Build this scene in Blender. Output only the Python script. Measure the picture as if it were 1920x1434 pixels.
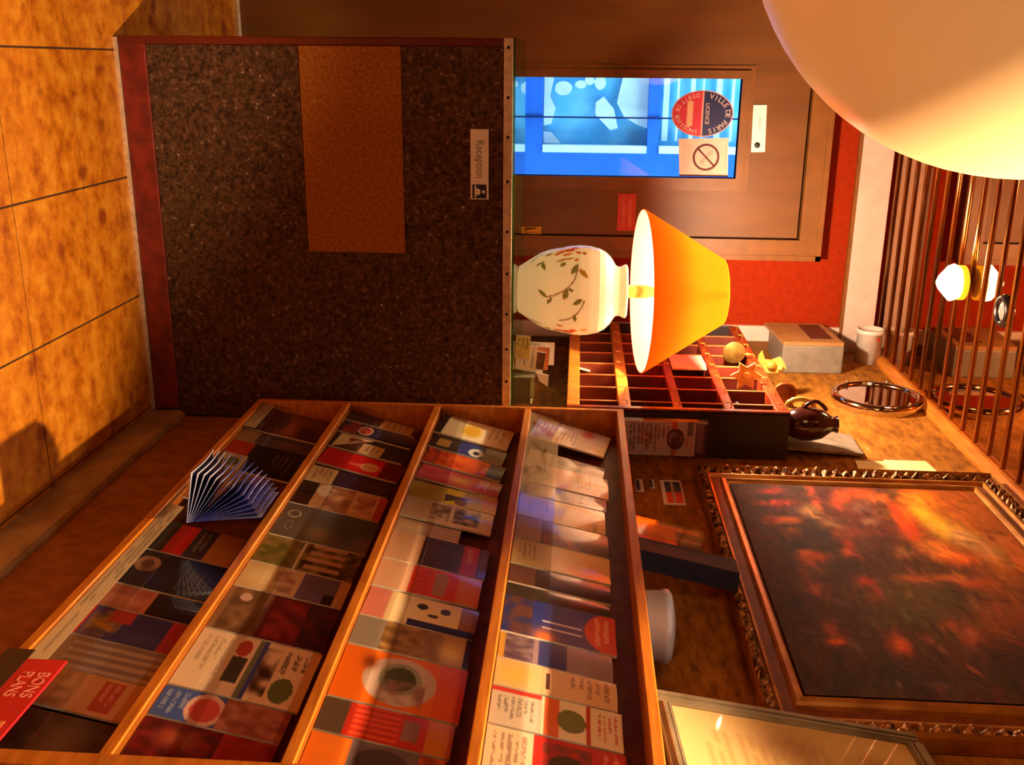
import bpy, bmesh, math, random
from mathutils import Vector, Matrix, noise
import numpy as np
for o in list(bpy.data.objects): bpy.data.objects.remove(o)
S=bpy.context.scene; COL=S.collection
def lin(c):
    return tuple(((v/255)/12.92 if v/255<=0.04045 else ((v/255+0.055)/1.055)**2.4) for v in c[:3])
# ------------------------------------------------------------------ camera
H=1.30
def cam_axes(yaw,pit,rol):
    yaw,pit,rol=[math.radians(a) for a in (yaw,pit,rol)]
    f=Vector((math.sin(yaw)*math.cos(pit),math.cos(yaw)*math.cos(pit),math.sin(pit)))
    r=Vector((math.cos(yaw),-math.sin(yaw),0)); u=r.cross(f)
    return math.cos(rol)*r+math.sin(rol)*u, -math.sin(rol)*r+math.cos(rol)*u, f
r,u,f=cam_axes(17.6454,-3.4555,1.596)
cd=bpy.data.cameras.new('camera'); cam=bpy.data.objects.new('camera',cd); COL.objects.link(cam)
# the photograph was taken with the phone on its side: the picture's right is the room's up
X_,Y_,Z_=u,-r,-f
cam.matrix_world=Matrix(((X_.x,Y_.x,Z_.x,0),(X_.y,Y_.y,Z_.y,0),(X_.z,Y_.z,Z_.z,H),(0,0,0,1)))
cd.sensor_fit='HORIZONTAL'; cd.sensor_width=36; cd.lens=36*1882.4/1920; cd.clip_start=.02; cd.clip_end=200
S.camera=cam
# ------------------------------------------------------------------ light, sky, exposure
W=bpy.data.worlds.new('sky'); S.world=W; W.use_nodes=True
bg=W.node_tree.nodes['Background']; bg.inputs[0].default_value=(.42,.78,1.0,1); bg.inputs[1].default_value=5.5
S.view_settings.view_transform='Standard'; S.view_settings.look='None'; S.view_settings.gamma=1; S.view_settings.exposure=0
S.view_settings.use_curve_mapping=False
WARM=(1,.64,.33); LAMP=(1,.72,.44)
TABLE_LAMP_W=76; CEIL_LAMP_E=25; SPOT_W=440; BACK_FILL_W=30; GLOBE_E=.24
# ------------------------------------------------------------------ materials
def newmat(name):
    m=bpy.data.materials.new(name); m.use_nodes=True; nt=m.node_tree
    return m,nt,nt.nodes['Principled BSDF']
def N(nt,t,**k):
    n=nt.nodes.new(t)
    for a,b in k.items(): setattr(n,a,b)
    return n
def mat(name,c,rough=.6,metal=0.,c2=None,scale=8,detail=4,lo=.35,hi=.65,bump=0,bscale=None,stretch=None,coat=0,spec=None,world=False):
    m,nt,p=newmat(name); L=nt.links
    p.inputs['Roughness'].default_value=rough; p.inputs['Metallic'].default_value=metal
    if coat: p.inputs['Coat Weight'].default_value=coat; p.inputs['Coat Roughness'].default_value=.1
    if spec is not None: p.inputs['Specular IOR Level'].default_value=spec
    c=lin(c)+(1,); c2=lin(c2)+(1,) if c2 else tuple(v*.86 for v in c[:3])+(1,)
    if world: src=N(nt,'ShaderNodeNewGeometry').outputs['Position']
    else: src=N(nt,'ShaderNodeTexCoord').outputs['Object']
    if stretch:
        mp=N(nt,'ShaderNodeMapping'); mp.inputs['Scale'].default_value=stretch; L.new(src,mp.inputs['Vector']); src=mp.outputs[0]
    nz=N(nt,'ShaderNodeTexNoise'); nz.inputs['Scale'].default_value=scale; nz.inputs['Detail'].default_value=detail; L.new(src,nz.inputs['Vector'])
    rp=N(nt,'ShaderNodeValToRGB'); e=rp.color_ramp.elements; e[0].position=lo; e[1].position=hi; e[0].color=c2; e[1].color=c
    L.new(nz.outputs['Fac'],rp.inputs['Fac']); L.new(rp.outputs['Color'],p.inputs['Base Color'])
    if bump:
        b=N(nt,'ShaderNodeBump'); b.inputs['Strength'].default_value=bump; b.inputs['Distance'].default_value=.004
        n2=N(nt,'ShaderNodeTexNoise'); n2.inputs['Scale'].default_value=bscale or scale*2; n2.inputs['Detail'].default_value=5; L.new(src,n2.inputs['Vector'])
        L.new(n2.outputs['Fac'],b.inputs['Height']); L.new(b.outputs['Normal'],p.inputs['Normal'])
    return m
def print_mat(name,rough=.35,coat=0,bump=0,spec=.5):
    m,nt,p=newmat(name); a=N(nt,'ShaderNodeVertexColor',layer_name='Col'); nt.links.new(a.outputs['Color'],p.inputs['Base Color'])
    p.inputs['Roughness'].default_value=rough; p.inputs['Specular IOR Level'].default_value=spec
    if coat: p.inputs['Coat Weight'].default_value=coat; p.inputs['Coat Roughness'].default_value=.08
    if bump:
        b=N(nt,'ShaderNodeBump'); b.inputs['Strength'].default_value=bump; b.inputs['Distance'].default_value=.003
        n2=N(nt,'ShaderNodeTexNoise'); n2.inputs['Scale'].default_value=120; nt.links.new(n2.outputs['Fac'],b.inputs['Height']); nt.links.new(b.outputs['Normal'],p.inputs['Normal'])
    return m
def glass_mat(name,tint=(1,1,1),gloss=1.,rough=.02):
    m=bpy.data.materials.new(name); m.use_nodes=True; nt=m.node_tree; nt.nodes.clear()
    o=N(nt,'ShaderNodeOutputMaterial'); t=N(nt,'ShaderNodeBsdfTransparent'); t.inputs[0].default_value=tint+(1,)
    g=N(nt,'ShaderNodeBsdfGlossy'); g.inputs['Roughness'].default_value=rough; mx=N(nt,'ShaderNodeMixShader'); L=nt.links
    ge=N(nt,'ShaderNodeNewGeometry'); dt=N(nt,'ShaderNodeVectorMath',operation='DOT_PRODUCT'); L.new(ge.outputs['Normal'],dt.inputs[0]); L.new(ge.outputs['Incoming'],dt.inputs[1])
    def mth(op,a,b_=None,clamp=False):
        q=N(nt,'ShaderNodeMath',operation=op); q.use_clamp=clamp
        for i,v in enumerate((a,b_)):
            if v is None: continue
            if isinstance(v,(int,float)): q.inputs[i].default_value=v
            else: L.new(v,q.inputs[i])
        return q.outputs[0]
    ab=mth('ABSOLUTE',dt.outputs['Value']); om=mth('SUBTRACT',1.0,ab,True); p5=mth('POWER',om,5.0); fr=mth('ADD',mth('MULTIPLY',p5,.96),.042); fr=mth('MULTIPLY',fr,gloss,True)
    L.new(fr,mx.inputs[0]); L.new(t.outputs[0],mx.inputs[1]); L.new(g.outputs[0],mx.inputs[2]); L.new(mx.outputs[0],o.inputs[0])
    return m
def emit_mat(name,c,e,base=(235,225,205)):
    m,nt,p=newmat(name); p.inputs['Base Color'].default_value=lin(base)+(1,); p.inputs['Emission Color'].default_value=tuple(c)+(1,); p.inputs['Emission Strength'].default_value=e; p.inputs['Roughness'].default_value=.35
    nz=N(nt,'ShaderNodeTexNoise'); nz.inputs['Scale'].default_value=60; b=N(nt,'ShaderNodeBump'); b.inputs['Strength'].default_value=.04; nt.links.new(nz.outputs['Fac'],b.inputs['Height']); nt.links.new(b.outputs['Normal'],p.inputs['Normal'])
    return m
def shade_mat(name,c,tw,scale=300):
    m=bpy.data.materials.new(name); m.use_nodes=True; nt=m.node_tree; nt.nodes.clear()
    o=N(nt,'ShaderNodeOutputMaterial'); d=N(nt,'ShaderNodeBsdfDiffuse'); t=N(nt,'ShaderNodeBsdfTranslucent'); mx=N(nt,'ShaderNodeMixShader'); mx.inputs[0].default_value=tw
    nz=N(nt,'ShaderNodeTexNoise'); nz.inputs['Scale'].default_value=scale; rp=N(nt,'ShaderNodeValToRGB'); e=rp.color_ramp.elements
    e[0].color=tuple(v*.8 for v in c)+(1,); e[1].color=tuple(c)+(1,); nt.links.new(nz.outputs['Fac'],rp.inputs['Fac'])
    for q in (d,t): nt.links.new(rp.outputs[0],q.inputs[0])
    nt.links.new(mx.outputs[0],o.inputs[0]); nt.links.new(d.outputs[0],mx.inputs[1]); nt.links.new(t.outputs[0],mx.inputs[2])
    return m
def speckle(name,cols,scale,rough=.9,bump=.5,stretch=None):
    """carpet / terrazzo: several colours mixed by two noises"""
    m,nt,p=newmat(name); L=nt.links; src=N(nt,'ShaderNodeNewGeometry').outputs['Position']
    if stretch:
        mp=N(nt,'ShaderNodeMapping'); mp.inputs['Scale'].default_value=stretch; L.new(src,mp.inputs['Vector']); src=mp.outputs[0]
    nz=N(nt,'ShaderNodeTexNoise'); nz.inputs['Scale'].default_value=scale; nz.inputs['Detail'].default_value=3; nz.inputs['Roughness'].default_value=.7; L.new(src,nz.inputs['Vector'])
    rp=N(nt,'ShaderNodeValToRGB'); e=rp.color_ramp.elements; n=len(cols)
    for i,(pos,c) in enumerate(cols):
        el=e[0] if i==0 else (e[1] if i==n-1 else e.new(pos)); el.position=pos; el.color=lin(c)+(1,)
    L.new(nz.outputs['Fac'],rp.inputs['Fac']); L.new(rp.outputs[0],p.inputs['Base Color']); p.inputs['Roughness'].default_value=rough; p.inputs['Specular IOR Level'].default_value=.2
    b=N(nt,'ShaderNodeBump'); b.inputs['Strength'].default_value=bump; b.inputs['Distance'].default_value=.003; L.new(nz.outputs['Fac'],b.inputs['Height']); L.new(b.outputs['Normal'],p.inputs['Normal'])
    return m
def tile_mat():
    m,nt,p=newmat('floor tile'); L=nt.links; src=N(nt,'ShaderNodeNewGeometry').outputs['Position']
    n1=N(nt,'ShaderNodeTexNoise'); n1.inputs['Scale'].default_value=17; n1.inputs['Detail'].default_value=6; n1.inputs['Roughness'].default_value=.68; L.new(src,n1.inputs['Vector'])
    r1=N(nt,'ShaderNodeValToRGB'); e=r1.color_ramp.elements; e[0].position=.30; e[0].color=lin((128,56,8))+(1,); e[1].position=.72; e[1].color=lin((206,146,44))+(1,); q=e.new(.5); q.color=lin((180,108,18))+(1,)
    L.new(n1.outputs['Fac'],r1.inputs['Fac'])
    v=N(nt,'ShaderNodeTexVoronoi'); v.inputs['Scale'].default_value=7.5; L.new(src,v.inputs['Vector'])
    n3=N(nt,'ShaderNodeTexNoise'); n3.inputs['Scale'].default_value=26; L.new(src,n3.inputs['Vector'])
    ad=N(nt,'ShaderNodeMath',operation='MULTIPLY_ADD'); ad.inputs[1].default_value=.28; L.new(n3.outputs['Fac'],ad.inputs[0]); L.new(v.outputs['Distance'],ad.inputs[2])
    r2=N(nt,'ShaderNodeValToRGB'); e=r2.color_ramp.elements; e[0].position=.25; e[0].color=(.75,.75,.75,1); e[1].position=.36; e[1].color=(0,0,0,1); L.new(ad.outputs[0],r2.inputs['Fac'])
    mx=N(nt,'ShaderNodeMixRGB'); mx.inputs[2].default_value=lin((112,36,14))+(1,); L.new(r2.outputs[0],mx.inputs[0]); L.new(r1.outputs[0],mx.inputs[1])
    L.new(mx.outputs[0],p.inputs['Base Color']); p.inputs['Roughness'].default_value=.45; p.inputs['Specular IOR Level'].default_value=.35
    b=N(nt,'ShaderNodeBump'); b.inputs['Strength'].default_value=.12; L.new(n1.outputs['Fac'],b.inputs['Height']); L.new(b.outputs['Normal'],p.inputs['Normal'])
    return m
M={}
M['tile']=tile_mat()
M['grout']=mat('grout',(58,34,16),.9)
M['carpet']=speckle('brown wall carpet',[(.32,(32,19,11)),(.45,(58,36,22)),(.56,(80,52,36)),(.68,(104,72,50))],95)
M['patch']=speckle('light brown carpet',[(.32,(122,68,20)),(.5,(148,88,28)),(.68,(170,106,42))],110,bump=.3)
M['wallcork']=speckle('orange brown wall covering',[(.3,(104,58,12)),(.5,(144,86,20)),(.7,(172,112,34))],34,bump=.25,stretch=(1,.35,1))
M['dado']=mat('brown dado',(160,104,52),.8,c2=(134,84,40),scale=30,bump=.15,world=True)
M['skirt']=mat('painted skirting',(196,170,130),.6,c2=(160,136,104),scale=9,bump=.15,world=True)
M['redplinth']=mat('dark red plinth',(128,38,30),.5,c2=(96,26,22),scale=25,bump=.1,world=True)
M['darkred']=mat('dark red lacquer',(92,24,18),.35,coat=.3)
M['alu']=mat('ribbed aluminium',(236,218,196),.38,.4,c2=(206,188,164),scale=60)
M['screw']=mat('dark screw',(42,32,28),.4,.6)
M['glassedge']=glass_mat('counter glass',(.55,.8,.55),1.)
M['glass']=glass_mat('window glass',(.92,.97,1.0),.7)
M['plexi']=glass_mat('clear acrylic',(.95,.93,.9),1.3,.05)
M['picglass']=glass_mat('picture glass',(.97,.97,.95),1.6,.03)
M['redwall']=mat('red wall paint',(152,42,4),.8,spec=.12,c2=(138,36,3),scale=40,bump=.08,world=True)
M['cream']=mat('cream plaster band',(216,192,184),.7,c2=(206,182,172),scale=20,world=True)
M['brown']=mat('brown door paint',(118,70,22),.5,c2=(104,60,18),scale=14,stretch=(1,1,.2),bump=.06,world=True)
M['brown2']=mat('brown door moulding',(132,80,30),.45,c2=(116,70,25),scale=14,bump=.05,world=True)
M['room']=mat('plain room wall',(150,92,48),.8,world=True)
M['mirrorceil']=mat('bronze mirror',(176,126,74),.03,1.0,c2=(170,120,70),scale=2)
M['strip']=mat('polished bronze strip',(214,170,132),.16,1.0)
M['wood']=mat('oak rack wood',(196,118,36),.42,c2=(164,92,24),scale=9,stretch=(3,1,8),bump=.08,coat=.15)
M['wooddark']=mat('brown rack board',(122,62,34),.55,c2=(98,46,24),scale=10,stretch=(1,2,6),bump=.05)
M['keywood']=mat('mahogany pigeonhole wood',(136,50,20),.32,c2=(104,34,12),scale=12,stretch=(1,1,5),bump=.06,coat=.3)
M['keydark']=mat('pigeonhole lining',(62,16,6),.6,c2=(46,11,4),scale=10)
M['keyface']=mat('maroon divider face',(104,32,12),.5,c2=(80,22,8),scale=12)
M['keythin']=mat('thin divider',(206,120,62),.4,c2=(180,96,46),scale=12)
M['black']=mat('black lacquered side',(40,26,28),.45,c2=(32,20,22),scale=20)
M['keymid']=mat('amber-tone varnished board',(206,124,40),.35,c2=(184,100,26),scale=9,stretch=(1,4,1),coat=.3)
M['brass']=mat('aged brass',(236,200,104),.34,.55,c2=(200,150,60),scale=30,bump=.25)
M['star']=mat('pale gold star',(246,220,130),.4,.15,c2=(214,176,84),scale=40,bump=.2)
M['copper']=mat('copper tag',(176,92,44),.4,.7,c2=(140,66,30),scale=20,bump=.15)
M['bronze']=mat('olive bronze tag',(136,104,44),.45,.7,c2=(104,76,30),scale=30,bump=.2)
M['chrome']=mat('polished chrome',(222,212,200),.08,1.0)
M['mirror']=mat('silver mirror',(214,204,196),.015,1.0)
M['grey']=mat('grey plastic housing',(126,116,104),.55,c2=(112,102,92),scale=30)
M['tan']=mat('tan plastic cover',(170,122,74),.5,c2=(152,106,62),scale=20)
M['darkscreen']=mat('dark display window',(66,50,44),.25)
M['whiteplastic']=mat('white plastic',(226,214,206),.4,c2=(214,200,192),scale=20)
M['redled']=mat('red led lens',(190,36,26),.3)
M['whitesign']=mat('white sign plate',(246,246,250),.3,coat=.5)
M['navy']=mat('navy print',(26,34,92),.4)
M['greytext']=mat('grey lettering',(120,122,130),.5)
M['redsign']=mat('red sign plate',(206,26,22),.4)
M['palered']=mat('pale lettering',(246,150,130),.5)
M['whitetext']=mat('white lettering',(240,232,228),.5)
M['blackdot']=mat('black pictogram',(40,36,36),.5)
M['maroonink']=mat('maroon ink',(112,44,44),.5)
M['pinkpaper']=mat('pale pink paper',(246,206,190),.6,scale=12)
M['gilt']=mat('gilded moulding',(196,136,62),.36,.55,c2=(150,92,36),scale=14,bump=.15)
M['giltdark']=mat('shadowed gilt',(128,76,34),.45,.45,c2=(92,48,20),scale=18,bump=.2)
M['carved']=mat('carved gilt leafwork',(188,140,92),.3,.7,c2=(74,42,20),scale=70,lo=.42,hi=.6,bump=.9,bscale=110)
M['canvas']=print_mat('oil painting',.7,bump=.03,spec=.15)
M['print']=print_mat('glossy print',.35,coat=.7)
M['matt']=print_mat('matt print',.6)
M['porcelain']=print_mat('painted porcelain',.18,coat=.6)
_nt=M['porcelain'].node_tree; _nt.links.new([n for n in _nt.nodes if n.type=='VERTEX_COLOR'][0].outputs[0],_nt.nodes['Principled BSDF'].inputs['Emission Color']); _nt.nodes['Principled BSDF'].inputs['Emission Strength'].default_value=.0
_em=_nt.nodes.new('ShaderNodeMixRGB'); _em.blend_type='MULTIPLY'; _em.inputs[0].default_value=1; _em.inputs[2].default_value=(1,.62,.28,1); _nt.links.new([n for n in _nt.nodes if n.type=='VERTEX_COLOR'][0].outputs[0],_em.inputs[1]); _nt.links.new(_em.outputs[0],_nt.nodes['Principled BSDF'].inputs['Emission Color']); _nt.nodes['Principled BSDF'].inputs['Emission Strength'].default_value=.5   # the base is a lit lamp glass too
M['paper']=mat('white paper',(240,234,222),.7)
M['creamcard']=mat('cream card',(248,236,170),.6)
M['silverframe']=mat('silver grey moulding',(150,136,112),.4,.5,c2=(122,108,88),scale=16,bump=.1)
M['bluewhite']=mat('blue white enamel',(186,200,248),.3,c2=(168,184,236),scale=8,coat=.3)
M['darkbrown']=mat('dark brown glaze',(72,28,20),.15,c2=(46,18,14),scale=14,coat=.8,bump=.2)
M['slate']=mat('dusty slate',(134,118,104),.7,c2=(104,86,72),scale=16,bump=.2)
M['nosebook']=mat('blue book side',(34,44,84),.6,c2=(28,36,70),scale=30)
M['shade_out']=shade_mat('orange lampshade cloth',(.95,.125,.005),.55)
M['shade_in']=shade_mat('white lampshade lining',(.92,.86,.76),.6,200)
M['bulb']=emit_mat('lit bulb',(1,.62,.3),60)
M['globe']=emit_mat('opal globe',(1,.50,.16),GLOBE_E,(238,208,162))
M['lampglass']=emit_mat('lit lamp glass',(1,.72,.36),CEIL_LAMP_E)
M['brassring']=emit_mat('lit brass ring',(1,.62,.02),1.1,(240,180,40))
M['spotlens']=emit_mat('lit downlight lens',(1,.66,.34),30)
M['offlens']=mat('frosted downlight lens',(196,188,182),.2,.4)
M['darkring']=mat('dark chrome ring',(92,84,82),.2,.9)
M['street']=mat('pale paving',(196,196,200),.8,scale=3)
M['bluecast']=mat('blue-cast joinery',(44,112,214),.5,c2=(38,104,204),scale=5)  # daylight's blue cast is put into this colour
M['cyanglass']=mat('cyan window back',(150,222,252),.3,c2=(92,190,246),scale=7,lo=.3,hi=.7)
M['whiteflat']=mat('white cutout',(250,250,248),.8)
M['facade']=mat('pale blue facade',(64,140,238),.7,scale=3)  # the same blue cast of daylight, put into the wall colour
# ------------------------------------------------------------------ geometry helpers
def tag(o,label=None,cat=None,group=None,kind=None):
    if label: o['label']=label
    if cat: o['category']=cat
    if group: o['group']=group
    if kind: o['kind']=kind
    return o
def empty(name,loc,label,cat,group=None,rz=0):
    o=bpy.data.objects.new(name,None); o.empty_display_size=.05; COL.objects.link(o); o.location=loc; o.rotation_euler=(0,0,rz)
    return tag(o,label,cat,group)
class MB:
    def __init__(s): s.v=[]; s.f=[]; s.mi=[]; s.sm=[]
    def add(s,vs,fs,mi=0,smooth=False):
        n=len(s.v); s.v+= [tuple(p) for p in vs]
        for q in fs: s.f.append(tuple(i+n for i in q)); s.mi.append(mi); s.sm.append(smooth)
    def box(s,x0,x1,y0,y1,z0,z1,mi=0):
        vs=[(x0,y0,z0),(x1,y0,z0),(x1,y1,z0),(x0,y1,z0),(x0,y0,z1),(x1,y0,z1),(x1,y1,z1),(x0,y1,z1)]
        s.add(vs,[(0,3,2,1),(4,5,6,7),(0,1,5,4),(1,2,6,5),(2,3,7,6),(3,0,4,7)],mi)
    def bbox(s,x0,x1,y0,y1,z0,z1,b,mi=0):
        """box with chamfered edges"""
        bm=bmesh.new(); bmesh.ops.create_cube(bm,size=1)
        for v in bm.verts: v.co=Vector(((x0+x1)/2+v.co.x*(x1-x0),(y0+y1)/2+v.co.y*(y1-y0),(z0+z1)/2+v.co.z*(z1-z0)))
        bmesh.ops.bevel(bm,geom=list(bm.edges),offset=b,segments=2,affect='EDGES',profile=.5)
        bm.verts.index_update(); s.add([v.co for v in bm.verts],[[v.index for v in q.verts] for q in bm.faces],mi); bm.free()
    def lathe(s,prof,c=(0,0,0),seg=48,axis='z',mi=0,smooth=True,cap=True):
        vs=[];fs=[]
        for (rr,h) in prof:
            for k in range(seg):
                a=2*math.pi*k/seg; p=(rr*math.cos(a),rr*math.sin(a),h)
                if axis=='x': p=(p[2],p[0],p[1])
                if axis=='y': p=(p[1],p[2],p[0])
                vs.append((c[0]+p[0],c[1]+p[1],c[2]+p[2]))
        for i in range(len(prof)-1):
            for k in range(seg):
                fs.append((i*seg+k,i*seg+(k+1)%seg,(i+1)*seg+(k+1)%seg,(i+1)*seg+k))
        if cap:
            fs.append(tuple(reversed(range(seg)))); n=(len(prof)-1)*seg; fs.append(tuple(range(n,n+seg)))
        s.add(vs,fs,mi,smooth)
    def tube(s,pts,rad,seg=8,mi=0,cap=True):
        pts=[Vector(p) for p in pts]; vs=[];fs=[]
        for i,p in enumerate(pts):
            d=(pts[min(i+1,len(pts)-1)]-pts[max(i-1,0)]).normalized(); a=d.orthogonal().normalized()
            if i and abs(a.dot(pa))<.999 : a=(pa-d*pa.dot(d)).normalized()
            pa=a; b=d.cross(a)
            for k in range(seg):
                t=2*math.pi*k/seg; vs.append(p+rad*(math.cos(t)*a+math.sin(t)*b))
        for i in range(len(pts)-1):
            for k in range(seg): fs.append((i*seg+k,i*seg+(k+1)%seg,(i+1)*seg+(k+1)%seg,(i+1)*seg+k))
        if cap: fs.append(tuple(reversed(range(seg)))); n=(len(pts)-1)*seg; fs.append(tuple(range(n,n+seg)))
        s.add(vs,fs,mi,True)
    def prism(s,poly,frame,d,mi=0):
        """polygon (u,v) extruded by d; frame=(origin,U,V,W)"""
        o,U,V,Wv=[Vector(q) for q in frame]; n=len(poly)
        a=[o+U*p[0]+V*p[1] for p in poly]; b=[q+Wv*d for q in a]
        s.add(a+b,[tuple(range(n))[::-1],tuple(range(n,2*n))]+[(i,(i+1)%n,n+(i+1)%n,n+i) for i in range(n)],mi)
    def torus(s,c,R_,r_,U,V,seg=24,sg=8,mi=0):
        c,U,V=Vector(c),Vector(U),Vector(V); s.tube([c+R_*(math.cos(2*math.pi*k/seg)*U+math.sin(2*math.pi*k/seg)*V) for k in range(seg+1)],r_,sg,mi,False)
    def build(s,name,mats,parent=None,loc=None,mw=None):
        """vertices are in world (or parent) space; with loc the origin is moved there"""
        if not isinstance(mats,(list,tuple)): mats=[mats]
        me=bpy.data.meshes.new(name)
        L=Vector(loc) if loc is not None else None
        vs=[tuple(Vector(p)-L) for p in s.v] if L is not None else s.v
        me.from_pydata(vs,[],s.f); 
        for m_ in mats: me.materials.append(m_)
        for i,p in enumerate(me.polygons): p.material_index=s.mi[i]; p.use_smooth=s.sm[i]
        bm=bmesh.new(); bm.from_mesh(me); bmesh.ops.recalc_face_normals(bm,faces=bm.faces); bm.to_mesh(me); bm.free()
        o=bpy.data.objects.new(name,me); COL.objects.link(o)
        if L is not None: o.location=L
        if parent: o.parent=parent
        return o
def part(name,fn,m,parent,label=None,kind=None):
    """a part whose mesh is given in world space, under a parent Empty that only has a location"""
    b=MB(); fn(b); o=b.build(name,m)
    P=parent
    o.parent=P; q=P
    off=Vector((0,0,0))
    while q is not None: off+=q.location; q=q.parent
    for v in o.data.vertices: v.co-=off
    if label: o['label']=label
    if kind: o['kind']=kind
    return o
def single(name,fn,m,label,cat,group=None):
    """a thing that is one mesh; origin at the middle of its base"""
    b=MB(); fn(b); a=np.array(b.v); lo,hi=a.min(0),a.max(0)
    o=b.build(name,m,loc=((lo[0]+hi[0])/2,(lo[1]+hi[1])/2,lo[2])); return tag(o,label,cat,group)
def struct(name,fn,m,parent=None):
    b=MB(); fn(b); o=b.build(name,m,parent); o['kind']='structure'; return o
def copy_thing(o,loc,label=None):
    c=o.copy(); COL.objects.link(c); c.location=loc
    if label: c['label']=label
    for ch in o.children:
        d=ch.copy(); COL.objects.link(d); d.parent=c
        for g in ch.children: e=g.copy(); COL.objects.link(e); e.parent=d
    return c
def text_geo(s,size,extrude=.0004,align='LEFT',bold=0):
    cu=bpy.data.curves.new('t','FONT'); cu.body=s; cu.size=size; cu.extrude=extrude; cu.align_x=align; cu.align_y='CENTER'; cu.resolution_u=3; cu.offset=bold
    o=bpy.data.objects.new('t',cu); COL.objects.link(o); dg=bpy.context.evaluated_depsgraph_get(); dg.update()
    me=bpy.data.meshes.new_from_object(o.evaluated_get(dg)); vs=[v.co.copy() for v in me.vertices]; fs=[tuple(p.vertices) for p in me.polygons]
    bpy.data.objects.remove(o); bpy.data.curves.remove(cu); bpy.data.meshes.remove(me); return vs,fs
def put_text(b,s,size,o,U,V,align='LEFT',bold=0,mi=0,ext=.0004,squash=1.):
    vs,fs=text_geo(s,size,ext,align,bold); o,U,V=Vector(o),Vector(U),Vector(V); W=U.cross(V)
    b.add([o+U*v.x*squash+V*v.y+W*v.z for v in vs],fs,mi)
def set_col(o,cols):
    """per-vertex printed colours (list, sRGB 0-255)"""
    at=o.data.color_attributes.new('Col','FLOAT_COLOR','POINT')
    at.data.foreach_set('color',np.array([lin(c)+(1,) for c in cols],dtype=np.float32).ravel())
rnd=random.Random(7)
def print_colors(nu,nt_,base,patches,seed=0,aspect=2.):
    """flat print: colours of an (nu+1)x(nt+1) grid, u to the right, t up"""
    R=np.random.RandomState(seed); q_=max(1,nt_//16); g=np.zeros((nt_+1,nu+1,3)); g[:]=base
    uu,tt=np.meshgrid(np.linspace(0,1,nu+1),np.linspace(0,1,nt_+1))
    for p in patches:
        k,u0,t0,u1,t1,c=p[:6]; c=np.array(c,float)
        if k=='r': m_=(uu>=u0)&(uu<=u1)&(tt>=t0)&(tt<=t1); g[m_]=c
        elif k=='e':
            m_=((uu-(u0+u1)/2)/((u1-u0)/2))**2+((tt-(t0+t1)/2)/((t1-t0)/2))**2<=1; g[m_]=c
        elif k=='o':
            d=((uu-(u0+u1)/2)/((u1-u0)/2))**2+((tt-(t0+t1)/2)/((t1-t0)/2))**2; g[(d<=1)&(d>=.55)]=c
        elif k=='s':   # soft blob
            d=((uu-(u0+u1)/2)/((u1-u0)/2))**2+((tt-(t0+t1)/2)/((t1-t0)/2))**2; a=np.exp(-d*1.2)[...,None]; g=g*(1-a)+c*a
        elif k=='l':   # text lines
            n=p[6] if len(p)>6 else 4
            for i in range(n):
                tc=t0+(t1-t0)*(i+.5)/n; w=u0+(u1-u0)*R.uniform(.55,1); m_=(abs(tt-tc)<.26*(t1-t0)/n)&(uu>=u0)&(uu<=w)
                a=R.rand(nt_+1,(nu+1)//2+1).repeat(2,1)[:,:nu+1]; a=(a>.28)[...,None]*.8; g=np.where(m_[...,None],g*(1-a)+c*a,g)
        elif k=='v':   # vertical stripes
            n=p[6] if len(p)>6 else 4
            m_=(uu>=u0)&(uu<=u1)&(tt>=t0)&(tt<=t1)&((((uu-u0)/(u1-u0))*n)%1<.5); g[m_]=c
        elif k=='n':   # photo-like mottling
            m_=(uu>=u0)&(uu<=u1)&(tt>=t0)&(tt<=t1); a=R.rand(nt_//q_+2,nu//q_+2); a=np.kron(a,np.ones((q_,q_)))[:nt_+1,:nu+1]
            h_=q_//2+1; a=sum(np.roll(np.roll(a,i,0),j,1) for i in range(-h_,h_+1) for j in range(-h_,h_+1))/(2*h_+1)**2; a=np.clip((a-.25)*2,0,1)[...,None]; g=np.where(m_[...,None],g*(1-a)+c*a,g)
        elif k=='d':   # diagonal wedge
            m_=((uu-u0)/(u1-u0)+(tt-t0)/(t1-t0)<1)&(uu>=min(u0,u1))&(uu<=max(u0,u1))&(tt>=min(t0,t1))&(tt<=max(t0,t1)); g[m_]=c
    return g
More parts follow.
